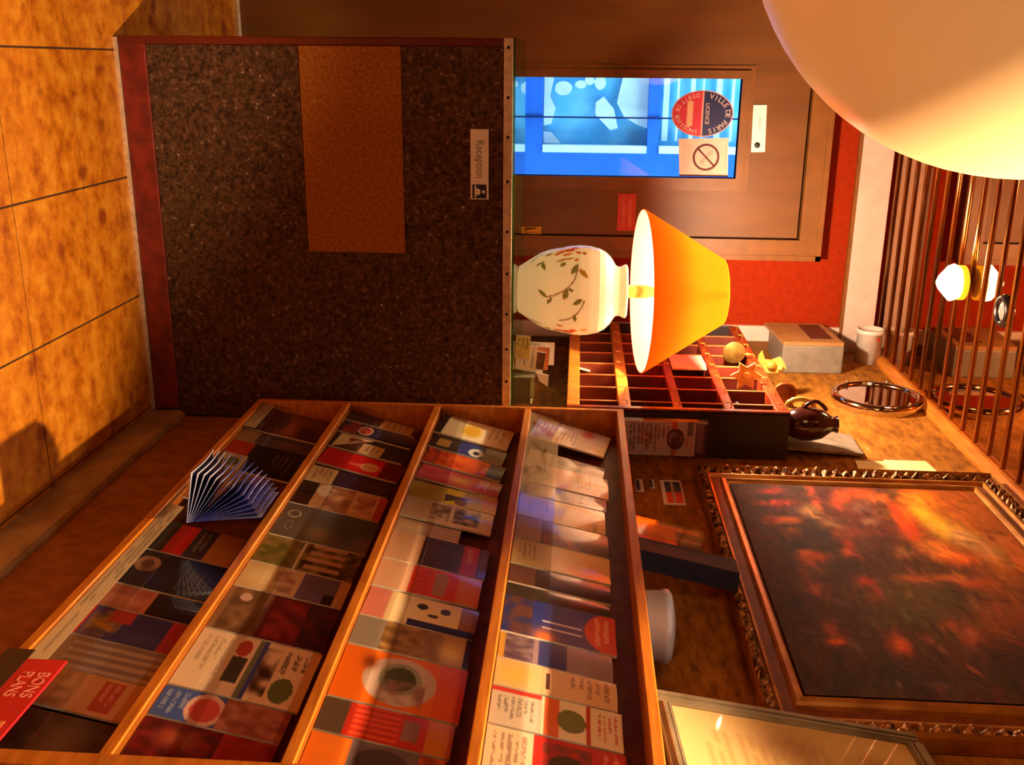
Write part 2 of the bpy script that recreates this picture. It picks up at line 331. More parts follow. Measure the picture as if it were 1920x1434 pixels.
def sheet(name,o,U,V,w,h,thick,base,patches,m,seed=0,nu=28,nt_=50,curl=0.,edge=(226,218,206),W=None):
    """a printed sheet or booklet: o bottom-left front corner, U right, V up, thickness backwards"""
    o,U,V=Vector(o),Vector(U).normalized(),Vector(V).normalized(); Wn=U.cross(V) if W is None else Vector(W)   # front normal
    g=print_colors(nu,nt_,base,patches,seed); vs=[];cols=[];fs=[]
    for j in range(nt_+1):
        for i in range(nu+1):
            a=i/nu; b_=j/nt_
            vs.append(o+U*w*a+V*h*b_+Wn*(curl*math.sin(math.pi*a)*(b_**1.5))); cols.append(g[j,i])
    for j in range(nt_):
        for i in range(nu):
            k=j*(nu+1)+i; fs.append((k,k+1,k+nu+2,k+nu+1))
    ring=[i for i in range(nu+1)]+[j*(nu+1)+nu for j in range(1,nt_+1)]+[nt_*(nu+1)+i for i in range(nu-1,-1,-1)]+[j*(nu+1) for j in range(nt_-1,0,-1)]
    n=len(vs)
    for k in ring: vs.append(vs[k]); cols.append(edge)
    for k in ring: vs.append(vs[k]-Wn*thick); cols.append(edge)
    L_=len(ring)
    for k in range(L_): fs.append((n+k,n+L_+k,n+L_+(k+1)%L_,n+(k+1)%L_))
    fs.append(tuple(n+L_+k for k in range(L_))[::-1])
    base_pt=o+U*w/2; zmin=min(v.z for v in vs); base_pt.z=zmin
    me=bpy.data.meshes.new(name); me.from_pydata([tuple(v-base_pt) for v in vs],[],fs); me.materials.append(m)
    ob=bpy.data.objects.new(name,me); COL.objects.link(ob); ob.location=base_pt; set_col(ob,cols)
    for p in me.polygons: p.use_smooth=False
    return ob
XW,YW,ZC=1.10,4.0,2.505
# ================================================================== the room
fl=struct('floor',lambda b:b.box(-2.3,XW,-1.7,YW,-.06,-.003),M['grout'])
p=.349; tb=MB(); tb.bbox(-p/2+.0022,p/2-.0022,-p/2+.0022,p/2-.0022,-.012,0,.0016); t0=None
for i in range(-6,3):
    for j in range(-10,6):
        loc=(.321+p*(i+.5)-.349*0,2.251+p*(j+.5)-p,0)
        if t0 is None: t0=tb.build('tile',M['tile'],fl); o=t0
        else: o=t0.copy(); COL.objects.link(o)
        o.location=loc
struct('wall_right',lambda b:b.box(XW,XW+.1,-1.7,YW,0,ZC+.1),M['wallcork'])
def f(b): b.box(1.05,XW,-1.6,2.868,0,1.2); b.box(1.05,XW,-1.6,2.72,1.2,1.43)
struct('trim_1',f,M['dado'])
def f(b):
    prof=[(1.05,0),(1.03,0),(1.029,.088),(1.033,.1),(1.042,.106),(1.05,.107)]
    b.prism([(x,z) for x,z in prof],((0,-1.6,0),(1,0,0),(0,0,1),(0,1,0)),4.46)
struct('baseboard_right',f,M['skirt'])
def f(b):
    b.box(-2.3,-.45,YW,YW+.12,0,ZC+.1); b.box(.712,XW,YW,YW+.12,0,ZC+.1); b.box(-.45,.712,YW,YW+.12,2.235,ZC+.1)
struct('wall_back',f,M['redwall'])
struct('trim_2',lambda b:b.box(-2.3,XW,YW-.014,YW,2.372,2.496),M['cream'])
struct('trim_3',lambda b:b.box(-2.3,XW,YW-.02,YW,2.362,2.372),M['brown2'])
struct('trim_4',lambda b:b.box(1.0,1.062,YW-.016,YW,0,2.362),M['cream'])
struct('trim_5',lambda b:b.box(1.062,XW,YW-.03,YW,0,2.362),M['brown'])
struct('wall_left',lambda b:b.box(-2.4,-2.3,-1.7,YW,0,ZC+.1),M['room'])
struct('wall_front',lambda b:b.box(-2.3,XW,-1.8,-1.7,0,ZC+.1),M['room'])
ce=struct('ceiling',lambda b:b.box(-2.3,XW,-1.7,YW,ZC,ZC+.1),M['mirrorceil'])
struct('trim_6',lambda b:b.prism([(XW,ZC-.034),(XW-.012,ZC-.034),(XW-.028,ZC-.012),(XW-.028,ZC),(XW,ZC)],((0,-1.7,0),(1,0,0),(0,0,1),(0,1,0)),1.7+YW-.02),M['wood'])
sb=MB(); n=7
prof=[((.0050)*math.cos(math.pi*k/6),-.009*math.sin(math.pi*k/6)) for k in range(7)]
sb.prism(prof,((-2.28,0,0),(0,1,0),(0,0,1),(1,0,0)),2.28+1.068)
for p_ in range(len(sb.sm)): sb.sm[p_]=len(sb.f[p_])==4
s0=None
for k in range(-44,9):
    if s0 is None: s0=sb.build('ceiling_strip',M['strip'],ce); o=s0
    else: o=s0.copy(); COL.objects.link(o)
    o.location=(0,3.0996+.1035*k,ZC)
# ------------------------------------------------------------------ door with its pane
d1=empty('door_1',(0,3.97,0),None,None); d1['kind']='structure'
YF=3.95
def f(b): b.box(.642,.712,3.93,YW+.01,0,2.235); b.box(.62,.65,3.991,YW+.02,0,2.235); b.box(-.45,.65,3.991,YW+.02,2.14,2.2); b.box(-.46,-.42,3.991,YW+.02,0,2.235); b.box(-.45,.65,3.991,YW+.02,0,.03); b.box(-.52,-.45,3.93,YW+.01,0,2.235); b.box(-.45,.642,3.93,YW+.01,2.16,2.235); b.box(.702,.722,3.924,3.94,0,2.245); b.box(-.53,.722,3.924,3.94,2.225,2.245)
part('frame',f,M['brown2'],d1)
part('stile',lambda b:b.box(-.445,0,YF,YF+.04,.012,2.152),M['brown'],d1)
part('stile',lambda b:b.box(.458,.637,YF,YF+.04,.012,2.152),M['brown'],d1)
part('rail',lambda b:b.box(0,.458,YF,YF+.04,1.945,2.152),M['brown'],d1)
part('rail',lambda b:b.box(0,.458,YF,YF+.04,.012,.76),M['brown'],d1)
def mould(x0,x1,z0,z1):
    def f(b):
        for (w,y) in ((.0475,YF-.004),(.03,YF-.012)):
            b.box(x0-w,x0,y,YF+.039,z0-w,z1+w); b.box(x1,x1+w,y,YF+.039,z0-w,z1+w); b.box(x0,x1,y,YF+.039,z1,z1+w); b.box(x0,x1,y,YF+.039,z0-w,z0)
    return f
part('glazing_moulding',mould(.047,.412,.806,1.899),M['brown2'],d1)
part('glass_pane',lambda b:b.box(.04,.419,3.972,3.978,.80,1.906),M['glass'],d1)
part('sill_strip',lambda b:b.box(-.45,.642,3.92,YW+.05,0,.011),M['alu'],d1,'pale metal threshold strip')
def f(b):
    b.lathe([(.012,0),(.012,-.03)],(.625,3.95,1.105),12,'y'); b.tube([(.625,3.92,1.07),(.622,3.915,1.11),(.618,3.915,1.145)],.009,10); b.bbox(.608,.64,3.944,3.951,1.02,1.16,.003)
part('door_handle',f,M['brass'],d1,'brass lever door handle')
# ------------------------------------------------------------------ outside the pane
struct('trim_7',lambda b:b.box(-6,8,4.12,14,-.1,-.01),M['street'])
YO=5.4
cdor=empty('courtyard_door',(.2,YO,0),'glazed door with a blue daylight cast across the courtyard, seen through the pane','door')
part('stile',lambda b:b.box(.441,1.3,YO,YO+.06,0,3.2),M['bluecast'],cdor)
part('stile',lambda b:b.box(-1.4,-.5,YO,YO+.06,0,3.2),M['bluecast'],cdor)
for z0,z1 in ((0,.25),(.985,1.106),(1.652,1.712),(2.5,3.2)): part('rail',lambda b:b.box(-.5,.441,YO,YO+.06,z0,z1),M['bluecast'],cdor)
part('meeting_edge',lambda b:b.box(.258,.266,YO-.012,YO-.002,.2,2.5),M['navy'],cdor,'thin dark seam down the courtyard door')
for z0,z1 in ((.25,.985),(1.106,1.652),(1.712,2.5)):
    part('pane_back',lambda b:b.box(-.5,.441,YO+.1,YO+.12,z0,z1),M['cyanglass'],cdor)
    part('jamb_strip',lambda b:b.box(.404,.4405,YO-.012,YO+.05,z0+.002,z1-.002),M['whiteflat'],cdor,'white inner jamb')
def cloth(pts,dz=.02,y=YO+.06):
    return lambda b:b.prism(pts,((0,y,0),(1,0,0),(0,0,1),(0,1,0)),dz)
wob=random.Random(3)
def blob(cx,cz,rx,rz,n=26,j=.05): return [(cx+rx*math.cos(2*math.pi*k/n)*(1+wob.uniform(-j,j)),cz+rz*math.sin(2*math.pi*k/n)*(1+wob.uniform(-j,j))) for k in range(n)]
# white cutouts imitating reflections and scenery in the middle pane
for nm,pts in (('reflection_cutout',[(-.1,1.55),(.19,1.49),(.26,1.53),(.30,1.60),(.318,1.652),(-.1,1.65)]),('reflection_cutout',[(.16,1.42),(.19,1.38),(.25,1.38),(.33,1.46),(.318,1.50),(.22,1.475)]),
    ('reflection_cutout',[(.05,1.11),(.07,1.16),(.16,1.14),(.22,1.17),(.30,1.15),(.31,1.11)]),('reflection_cutout',blob(.12,1.21,.035,.045)),('reflection_cutout',blob(.10,1.30,.02,.03)),('reflection_cutout',blob(.09,1.40,.035,.03)),('reflection_cutout',blob(.08,1.345,.022,.025)),('reflection_cutout',[(.34,1.11),(.345,1.15),(.40,1.20),(.40,1.11)])):
    part(nm,cloth(pts),M['whiteflat'],cdor,'white cutout')
for zz,hh in ((1.73,.03),(1.80,.012),(1.87,.022),(1.93,.01),(2.0,.03),(2.08,.015),(2.16,.03)): part('louvre',cloth([(-.3,zz),(.38,zz),(.38,zz+hh),(-.3,zz+hh)],.01),M['whiteflat'],cdor,'pale louvre')
struct('wall_outside',lambda b:(b.box(-6,-1.4,YO,YO+.3,0,3.6),b.box(1.3,8,YO,YO+.3,0,3.6),b.box(-1.4,1.3,YO+.14,YO+.3,0,3.6),b.box(-1.4,1.3,YO,YO+.14,3.2,3.6)),M['facade'])
# ------------------------------------------------------------------ lamps of the ceiling
def downlight(x,y,lit,label,power=0,cone=84,aim=0):
    e=empty('downlight',(x,y,ZC),label,'ceiling light','recessed ceiling downlights')
    part('ring',lambda b:b.lathe([(.028,-.006),(.034,-.014),(.043,-.012),(.048,-.001),(.048,0)],(x,y,ZC),32,cap=False),M['darkring'],e)
    part('lens',lambda b:b.lathe([(.001,-.009),(.02,-.008),(.029,-.004)],(x,y,ZC),24,cap=False),M['spotlens'] if lit else M['offlens'],e)
    if power:
        ld=bpy.data.lights.new('downlight_beam','SPOT'); ld.energy=power; ld.color=WARM; ld.spot_size=math.radians(cone); ld.spot_blend=.3; ld.shadow_soft_size=.03
        lo=bpy.data.objects.new('downlight_beam',ld); COL.objects.link(lo); lo.parent=e; lo.location=(0,0,-.02); lo.rotation_euler=(0,math.radians(aim),0)
downlight(.651,2.836,False,'small dark-ringed ceiling downlight, unlit, near the right wall')
downlight(.70,1.16,True,'lit ceiling downlight above the brochure rack, out of view',SPOT_W,84,20)
downlight(.35,-.1,True,'added fill light behind the photographer',BACK_FILL_W,150)  # unseen fill, added with the next one to light camera-facing surfaces
downlight(-.9,.3,True,'added fill light at the left, behind the photographer',BACK_FILL_W,150)
e=empty('ceiling_lamp',(.628,3.11,ZC),'small lit diamond-shaped glass lamp on the mirrored ceiling','ceiling lamp')
cx,cy=.628,3.11
def f(b): b.lathe([(.002,2.404),(.022,2.414),(.056,2.446),(.058,2.452),(.050,2.468)],(cx,cy,0),10,smooth=False)
part('glass_shade',f,M['lampglass'],e)
part('brass_ring',lambda b:b.lathe([(.050,2.468),(.053,2.47),(.053,2.486),(.049,2.488)],(cx,cy,0),32),M['brassring'],e,'yellow brass ring')
part('mount',lambda b:b.lathe([(.045,2.488),(.03,2.497),(.012,2.5048)],(cx,cy,0),24),M['creamcard'],e)
downlight(-.28,3.62,True,'added downlight behind the counter, hidden by the big globe',55,46)  # added to brighten the floor left of the counter
# big globe
G=(-.197,1.2,1.792); R_=.317
e=empty('pendant_globe',(G[0],G[1],G[2]-R_),'big white opal globe pendant hanging close to the camera','pendant lamp')
part('globe',lambda b:b.lathe([(max(.002,R_*math.sin(math.pi*k/40)),-R_*math.cos(math.pi*k/40)) for k in range(41)],G,80),M['globe'],e)
part('cap',lambda b:b.lathe([(.06,R_-.008),(.055,R_+.02),(.02,R_+.045),(.008,R_+.06)],G,32),M['brass'],e)
part('cord',lambda b:b.tube([(G[0],G[1],G[2]+R_+.05),(G[0],G[1],ZC-.02)],.004,8),M['black'],e)
part('ceiling_rose',lambda b:b.lathe([(.05,ZC-.001),(.045,ZC-.02),(.01,ZC-.03)],(G[0],G[1],0),24),M['brass'],e)
# ------------------------------------------------------------------ reception counter
C0=2.868
e=empty('reception_counter',(.5,3.1,0),'reception counter with brown carpeted front and metal-edged top','counter')
part('carcass',lambda b:b.box(-.062,1.048,2.884,3.38,.012,1.088),M['darkred'],e)
part('carpet_front',lambda b:b.bbox(-.044,1.048,C0,2.884,.088,1.088,.003),M['carpet'],e,'dark brown carpet facing')
part('carpet_patch',lambda b:b.bbox(-.043,.527,C0-.004,C0+.002,.521,.805,.0015),M['patch'],e,'lighter tan carpet patch')
part('plinth',lambda b:b.bbox(-.062,1.029,C0-.002,2.884,.012,.088,.003),M['redplinth'],e,'dark red plinth')
part('floor_edging',lambda b:b.box(-.062,1.029,C0-.006,C0+.01,.0,.011),M['alu'],e,'pale metal edging at the floor')
part('corner_edging',lambda b:b.bbox(-.066,-.044,C0-.004,2.90,.012,1.088,.003),M['darkred'],e,'dark red corner edging')
part('top_board',lambda b:b.box(-.066,1.048,2.872,3.40,1.088,1.114),M['keymid'],e)
def f(b):
    b.bbox(-.066,1.048,C0-.008,2.874,1.089,1.114,.0015)
    for k in range(9): b.box(-.064,1.046,C0-.0088,C0-.007,1.0905+k*.0026,1.0916+k*.0026)
part('nosing',f,M['alu'],e,'ribbed aluminium nosing')
sc=None
for x in (-.042,.089,.195,.317,.458,.580,.700,.807,.907,1.0):
    if sc is None:
        b=MB(); b.lathe([(.0045,0),(.0045,-.0012),(.002,-.002)],(0,0,0),10,'y'); sc=b.build('screw',M['screw'],e); o=sc
    else: o=sc.copy(); COL.objects.link(o)
    o.location=(x-.5,C0-.0085-3.1,1.1015)
part('glass_top',lambda b:b.bbox(-.068,1.048,C0-.004,3.40,1.1142,1.121,.001),M['glassedge'],e,'glass sheet with a green edge')
# reception sign
e=empty('reception_sign',(.271,C0-.004,.997),'white sign reading Reception with a blue desk pictogram, on the carpeted counter front','sign')
X1,X2,Z1,Z2=.174,.368,.9965,1.0475; y=C0-.004
part('plate',lambda b:b.bbox(X1,X2,y-.003,y+.004,Z1,Z2,.001),M['whitesign'],e)
part('lettering',lambda b:put_text(b,'Reception',.033,(X1+.030,y-.0032,Z1+.026),(1,0,0),(0,0,1),squash=.78),M['greytext'],e)
def f(b): b.box(X2-.042,X2-.003,y-.0036,y-.003,Z1+.005,Z2-.006)
part('pictogram_square',f,M['navy'],e)
def f(b):
    cx=X2-.0215; U,V=(1,0,0),(0,0,1)
    b.prism([(cx+.0045*math.cos(t*.5236),Z2-.014+.0045*math.sin(t*.5236)) for t in range(12)],((0,y-.0036,0),U,V,(0,-1,0)),.0004)
    b.prism([(cx-.009,Z1+.017),(cx+.009,Z1+.017),(cx+.0085,Z1+.024),(cx+.004,Z1+.028),(cx-.004,Z1+.028),(cx-.0085,Z1+.024)],((0,y-.0036,0),U,V,(0,-1,0)),.0004)
    b.box(X2-.039,X2-.006,y-.004,y-.0036,Z1+.0115,Z1+.016)
part('pictogram',f,M['whitesign'],e)
# ------------------------------------------------------------------ signs on the door
y=YF
e=empty('door_plaque',(.226,y,1.947),'white plaque with a black dot at the top of the brown door','sign')
part('plate',lambda b:b.prism([(.140,1.946),(.313,1.951),(.311,2.003),(.139,1.996)],((0,y-.004,0),(1,0,0),(0,0,1),(0,1,0)),.0045),M['whitesign'],e)
part('dot',lambda b:b.lathe([(.011,0),(.0105,-.0008)],(.286,y-.004,1.972),20,'y'),M['blackdot'],e)
part('scribble',lambda b:b.tube([(.186+.0035*k,y-.0042,1.973+.008*math.sin(k*1.9)*(1 if k%3 else .4)) for k in range(13)],.0008,5),M['greytext'],e)
e=empty('red_sign',(.548,y,1.455),'red sign with two lines of white lettering, half behind the lampshade','sign')
part('plate',lambda b:b.bbox(.475,.62,y-.003,y+.0005,1.455,1.526,.001),M['redsign'],e)
def f(b):
    put_text(b,'VEUILLEZ FERMER',.0195,(.548,y-.0032,1.503),(1,0,0),(0,0,1),'CENTER',squash=.72)
part('lettering',f,M['palered'],e)
part('lettering',lambda b:put_text(b,'LA PORTE S.V.P.',.0185,(.548,y-.0032,1.478),(1,0,0),(0,0,1),'CENTER',squash=.8),M['palered'],e)
# oval licence sticker
y=3.971; ox,oz,oa,ob_=.1745,1.762,.0855,.1165
e=empty('licence_sticker',(ox,y,oz-ob_),'oval navy and red sticker on the window pane of the door','sticker')
def half(t0,t1,ra,rb,n=24): return [(ox+ra*math.cos(t0+(t1-t0)*k/n),oz+rb*math.sin(t0+(t1-t0)*k/n)) for k in range(n+1)]
fr=((0,y,0),(1,0,0),(0,0,1),(0,-1,0))
part('border',lambda b:b.prism(half(0,2*math.pi,oa,ob_,47)[:-1],fr,.0006),mat('pale sticker border',(214,160,160),.5),e)
part('navy_half',lambda b:b.prism(half(.03,math.pi-.03,oa-.004,ob_-.005),((0,y-.0006,0),)+fr[1:],.0005),M['navy'],e,'navy upper half')
part('red_half',lambda b:b.prism(half(math.pi+.03,2*math.pi-.03,oa-.004,ob_-.005),((0,y-.0006,0),)+fr[1:],.0005),mat('crimson print',(206,32,62),.5),e,'crimson lower half')
part('label_bar',lambda b:b.prism([(ox-.045,oz-.058),(ox-.048,oz-.05),(ox-.045,oz-.036),(ox+.045,oz-.036),(ox+.048,oz-.05),(ox+.045,oz-.058)],((0,y-.0011,0),)+fr[1:],.0005),mat('sand print',(226,176,140),.6),e)
cl=mat('cream lettering',(240,200,190),.5)
part('lettering',lambda b:put_text(b,'LICENCE',.021,(ox,y-.0013,oz+.018),(1,0,0),(0,0,1),'CENTER',0,squash=.95),cl,e)
def arc(s,t0,t1,ra,rb,size,flip=1):
    def f(b):
        for i,ch in enumerate(s):
            if ch==' ': continue
            t=t0+(t1-t0)*i/(len(s)-1); nx,nz=math.cos(t)/ra,math.sin(t)/rb; l=math.hypot(nx,nz); nx/=l;nz/=l
            put_text(b,ch,size,(ox+ra*math.cos(t),y-.0013,oz+rb*math.sin(t)),Vector((nz,0,-nx))*flip,Vector((nx,0,nz))*flip,'CENTER')
    return f
part('lettering',arc('VILLE DE PARIS',2.80,.34,oa-.019,ob_-.021,.027),cl,e)
part('lettering',arc('DEBIT DE BOISSONS',math.pi+.22,2*math.pi-.22,oa-.017,ob_-.02,.022,-1),cl,e)
# no smoking
e=empty('no_smoking_sticker',(.337,y,1.675),'pale pink no-smoking notice on the window pane below the oval sticker','sticker')
part('sheet',lambda b:b.prism([(.268,1.678),(.409,1.689),(.409,1.874),(.262,1.866)],fr,.0005),M['pinkpaper'],e)
def f(b):
    c=(.336,y-.001,1.786); b.torus(c,.0465,.0042,(1,0,0),(0,0,1),40,6); a=.0465*.7071; b.tube([(c[0]-a,c[1],c[2]-a+.0),(c[0]+a,c[1],c[2]+a)],.0035,6)
part('prohibition_ring',f,M['maroonink'],e)
def f(b):
    c=(.336,y-.0012,1.786); d=Vector((.72,0,-.69)); n=Vector((.69,0,.72))
    for s in (-1,1): b.tube([Vector(c)-d*.032+n*.0035*s,Vector(c)+d*.03+n*.0035*s],.0007,5)
    b.tube([Vector(c)-d*.032-n*.0035,Vector(c)-d*.032+n*.0035],.0007,5); b.tube([Vector(c)+d*.03-n*.0035,Vector(c)+d*.03+n*.0035],.0007,5)
    b.tube([Vector(c)+d*.02,Vector(c)+d*.03+n*.012,Vector(c)+d*.022+n*.02],.0006,5)
part('cigarette',f,M['maroonink'],e)
def f(b):
    pass
fp=mat('faded print',(214,160,140),.6)
for k in range(4): part('print_line',lambda b:b.box(.285,.392-.012*(k%2),y-.0008,y-.0004,1.70+k*.009,1.702+k*.009),fp,e)
part('print_line',lambda b:b.box(.285,.385,y-.0008,y-.0004,1.860,1.862),fp,e)
# ------------------------------------------------------------------ table lamp on the counter
lx,ly,lz=.672,3.08,1.1212
e=empty('table_lamp',(lx,ly,lz),'lit table lamp with orange shade and flower-painted white base on the counter','lamp')
prof=[(.060,0),(.072,.002),(.078,.012),(.092,.034),(.113,.067),(.124,.095),(.130,.125),(.137,.16),(.140,.195),(.138,.222),(.131,.251),(.121,.270),(.106,.286),(.09,.297),(.080,.303),(.0765,.312),(.077,.318),(.083,.330),(.0835,.336),(.076,.340),(.02,.342)]
hs=[q[1] for q in prof]; rs=[q[0] for q in prof]
nz_,na=150,220; vs=[];cols=[];fs=[]
LEAVES=[[-0.473,0.527,0.127,0.054,-60,120,115,55],[-0.375,0.603,0.125,0.054,45,165,125,35],[-0.606,0.419,0.07,0.049,-30,120,115,55],[0.101,0.242,0.119,0.04,45,120,115,55],[0.268,0.305,0.085,0.041,-55,120,115,55],[0.106,0.45,0.096,0.061,-70,120,115,55],[0.255,0.562,0.117,0.05,-35,120,115,55],[0.654,0.537,0.093,0.037,80,120,115,55],[0.001,0.496,0.068,0.031,10,120,115,55],[-1.03,0.287,0.076,0.038,-15,120,115,55],[-1.182,0.215,0.081,0.024,-15,120,115,55],[-1.094,0.152,0.111,0.031,-25,120,115,55],[-0.748,0.208,0.112,0.029,-25,120,115,55],[-0.634,0.242,0.119,0.04,75,120,115,55],[-0.735,0.402,0.133,0.032,-15,175,130,50],[-0.758,0.478,0.103,0.028,-10,190,125,50],[-0.715,0.541,0.059,0.037,-45,190,120,40],[-0.933,0.61,0.05,0.05,0,150,110,40],[-1.092,0.471,0.121,0.069,10,215,85,40],[-1.051,0.395,0.106,0.062,-20,205,105,45],[-1.193,0.527,0.085,0.068,0,225,90,40],[-0.921,0.457,0.104,0.043,-10,220,110,50],[-0.961,0.555,0.067,0.042,30,205,110,45],[-1.332,0.402,0.071,0.044,0,215,120,60],[-1.248,0.617,0.084,0.034,0,230,150,50],[-0.977,0.36,0.054,0.045,0,200,120,50]]
STEMS=[[[-0.525,0.555],[-0.36,0.544],[-0.22,0.527],[-0.102,0.492],[-0.007,0.45],[0.072,0.395],[0.13,0.346],[0.162,0.305],[0.167,0.27]],[[0.239,0.617],[0.36,0.6],[0.468,0.575],[0.57,0.544],[0.652,0.506],[0.721,0.457],[0.776,0.402]]]
camang=math.atan2(-ly,-lx)
Hh=np.linspace(0,.342,nz_+1); Rr=np.interp(Hh,hs,rs)
th=np.linspace(-math.pi,math.pi,na,endpoint=False)
TT,HH=np.meshgrid(th,Hh/.334); g=np.zeros(TT.shape+(3,)); g[:]=(246,236,214)
asp=.334/.135
for st in STEMS:
    P=np.array(st); 
    for a,b_ in zip(P[:-1],P[1:]):
        for s in np.linspace(0,1,14):
            q=a+(b_-a)*s; m_=((TT-q[0])**2+((HH-q[1])*asp)**2)<.018**2; g[m_]=(130,100,62)
for (a,h,l,w,rot,*c) in LEAVES:
    rr_=math.radians(rot); du=(HH-h)*asp; dv=(TT-a); l*=2.0; w*=2.0; x=du*math.cos(rr_)+dv*math.sin(rr_); y=-du*math.sin(rr_)+dv*math.cos(rr_)
    k=(x/(l*.62))**2; m_=(abs(y)<w*.55*np.clip(1-k,0,1))&(k<1); g[m_]=c
    # the same sprays go on round the back of the pot
    dv=(((TT-a-2.3)+math.pi)%(2*math.pi))-math.pi; x=du*math.cos(rr_)+dv*math.sin(rr_); y=-du*math.sin(rr_)+dv*math.cos(rr_); k=(x/(l*.62))**2; m_=(abs(y)<w*.55*np.clip(1-k,0,1))&(k<1); g[m_]=c
for j in range(nz_+1):
    for k in range(na):
        ang=camang+th[k]; vs.append((Rr[j]*math.cos(ang),Rr[j]*math.sin(ang),Hh[j])); cols.append(g[j,k])
for j in range(nz_):
    for k in range(na): fs.append((j*na+k,j*na+(k+1)%na,(j+1)*na+(k+1)%na,(j+1)*na+k))
fs.append(tuple(range(na))[::-1]); fs.append(tuple(nz_*na+k for k in range(na)))
me=bpy.data.meshes.new('base'); me.from_pydata(vs,[],fs); me.materials.append(M['porcelain'])
for q in me.polygons: q.use_smooth=len(q.vertices)==4
o=bpy.data.objects.new('base',me); COL.objects.link(o); o.parent=e; o['label']='white porcelain base painted with flowers'; set_col(o,cols)
zb,zt=1.504,1.757; th_=.085
def tilt(b):
    for i,q in enumerate(b.v):
        dx,dy,dz=q[0]-lx,q[1]-ly,q[2]-zb; b.v[i]=(q[0],ly+dy+th_*dz,zb+dz-th_*dy)
def f(b): b.lathe([(.253,zb),(.254,zb+.003),(.102,zt),(.099,zt)],(lx,ly,0),96,cap=False); tilt(b)
part('shade',f,M['shade_out'],e,'orange cloth lampshade')
def f(b): b.lathe([(.251,zb+.0005),(.1,zt-.0005)],(lx,ly,0),96,cap=False); tilt(b)
part('shade_lining',f,M['shade_in'],e,'white lampshade lining')
part('socket',lambda b:b.lathe([(.02,lz+.34),(.02,lz+.40),(.016,lz+.41),(.016,lz+.515)],(lx,ly,0),20),M['brass'],e)
part('bulb',lambda b:b.lathe([(.012,lz+.515),(.016,lz+.53),(.024,lz+.548),(.026,lz+.57),(.018,lz+.588),(.002,lz+.594)],(lx,ly,0),24),M['bulb'],e)
def f(b):
    for k in range(3):
        a=2*math.pi*k/3+.4; b.tube([(lx+.016*math.cos(a),ly+.016*math.sin(a),lz+.505),(lx+.06*math.cos(a),ly+.06*math.sin(a)+.015,zt-.07),(lx+.1*math.cos(a),ly+.1*math.sin(a)+th_*(zt-zb),zt-.006)],.0018,6)
part('shade_carrier',f,M['brass'],e)
ld=bpy.data.lights.new('lamp_light','POINT'); ld.energy=TABLE_LAMP_W; ld.color=LAMP; ld.shadow_soft_size=.025
lo=bpy.data.objects.new('lamp_light',ld); COL.objects.link(lo); lo.parent=e; lo.location=(0,.021,.630)
# ================================================================== brochure rack on the right wall
RX0,RX1=.930,1.048; RY0,RY1=1.135,2.705
TOPS=[.414,.667,.927,1.185,1.445]
e=empty('brochure_rack',(1.0,1.92,.395),'oak brochure rack with four tiers of leaflets along the right wall','rack')
part('back_panel',lambda b:b.box(1.006,RX1,RY0+.018,RY1-.018,.397,1.444),M['wooddark'],e,'dark brown back board')
part('side_panel',lambda b:b.bbox(RX0,RX1,RY1-.018,RY1,.395,1.446,.002),M['wood'],e)
part('side_panel',lambda b:b.bbox(RX0-.012,RX1,RY0-.03,RY0,.30,1.446,.002),M['wood'],e)
for z in TOPS: part('ledge',lambda b:b.bbox(RX0,1.006,RY0,RY1-.018,z-.019,z,.002),M['wood'],e)
for z in TOPS[:4]: part('clear_strip',lambda b:b.prism([(RX0+.004,z),(RX0+.0065,z),(RX0+.0225,z+.082),(RX0+.020,z+.082)],((0,RY0+.001,0),(1,0,0),(0,0,1),(0,1,0)),RY1-RY0-.02),M['plexi'],e,'clear acrylic front strip')
def paperstrip(y0,y1,label,seed):
    g=[('l',.02,.1,.98,.9,(150,140,128),3)]
    o=sheet('label_strip',(RX0+.0078,y1,TOPS[0]+.001),(0,-1,0),(.195,0,1),y1-y0,.032,.0008,(226,208,172),g,M['matt'],seed,60,8)
    tag(o,label,'paper strip','paper strips along the bottom ledge')
paperstrip(1.36,1.99,'long cream paper strip behind the clear front of the bottom tier, near the camera',1)
paperstrip(2.50,2.685,'short cream paper strip behind the clear front of the bottom tier, far left end',2)
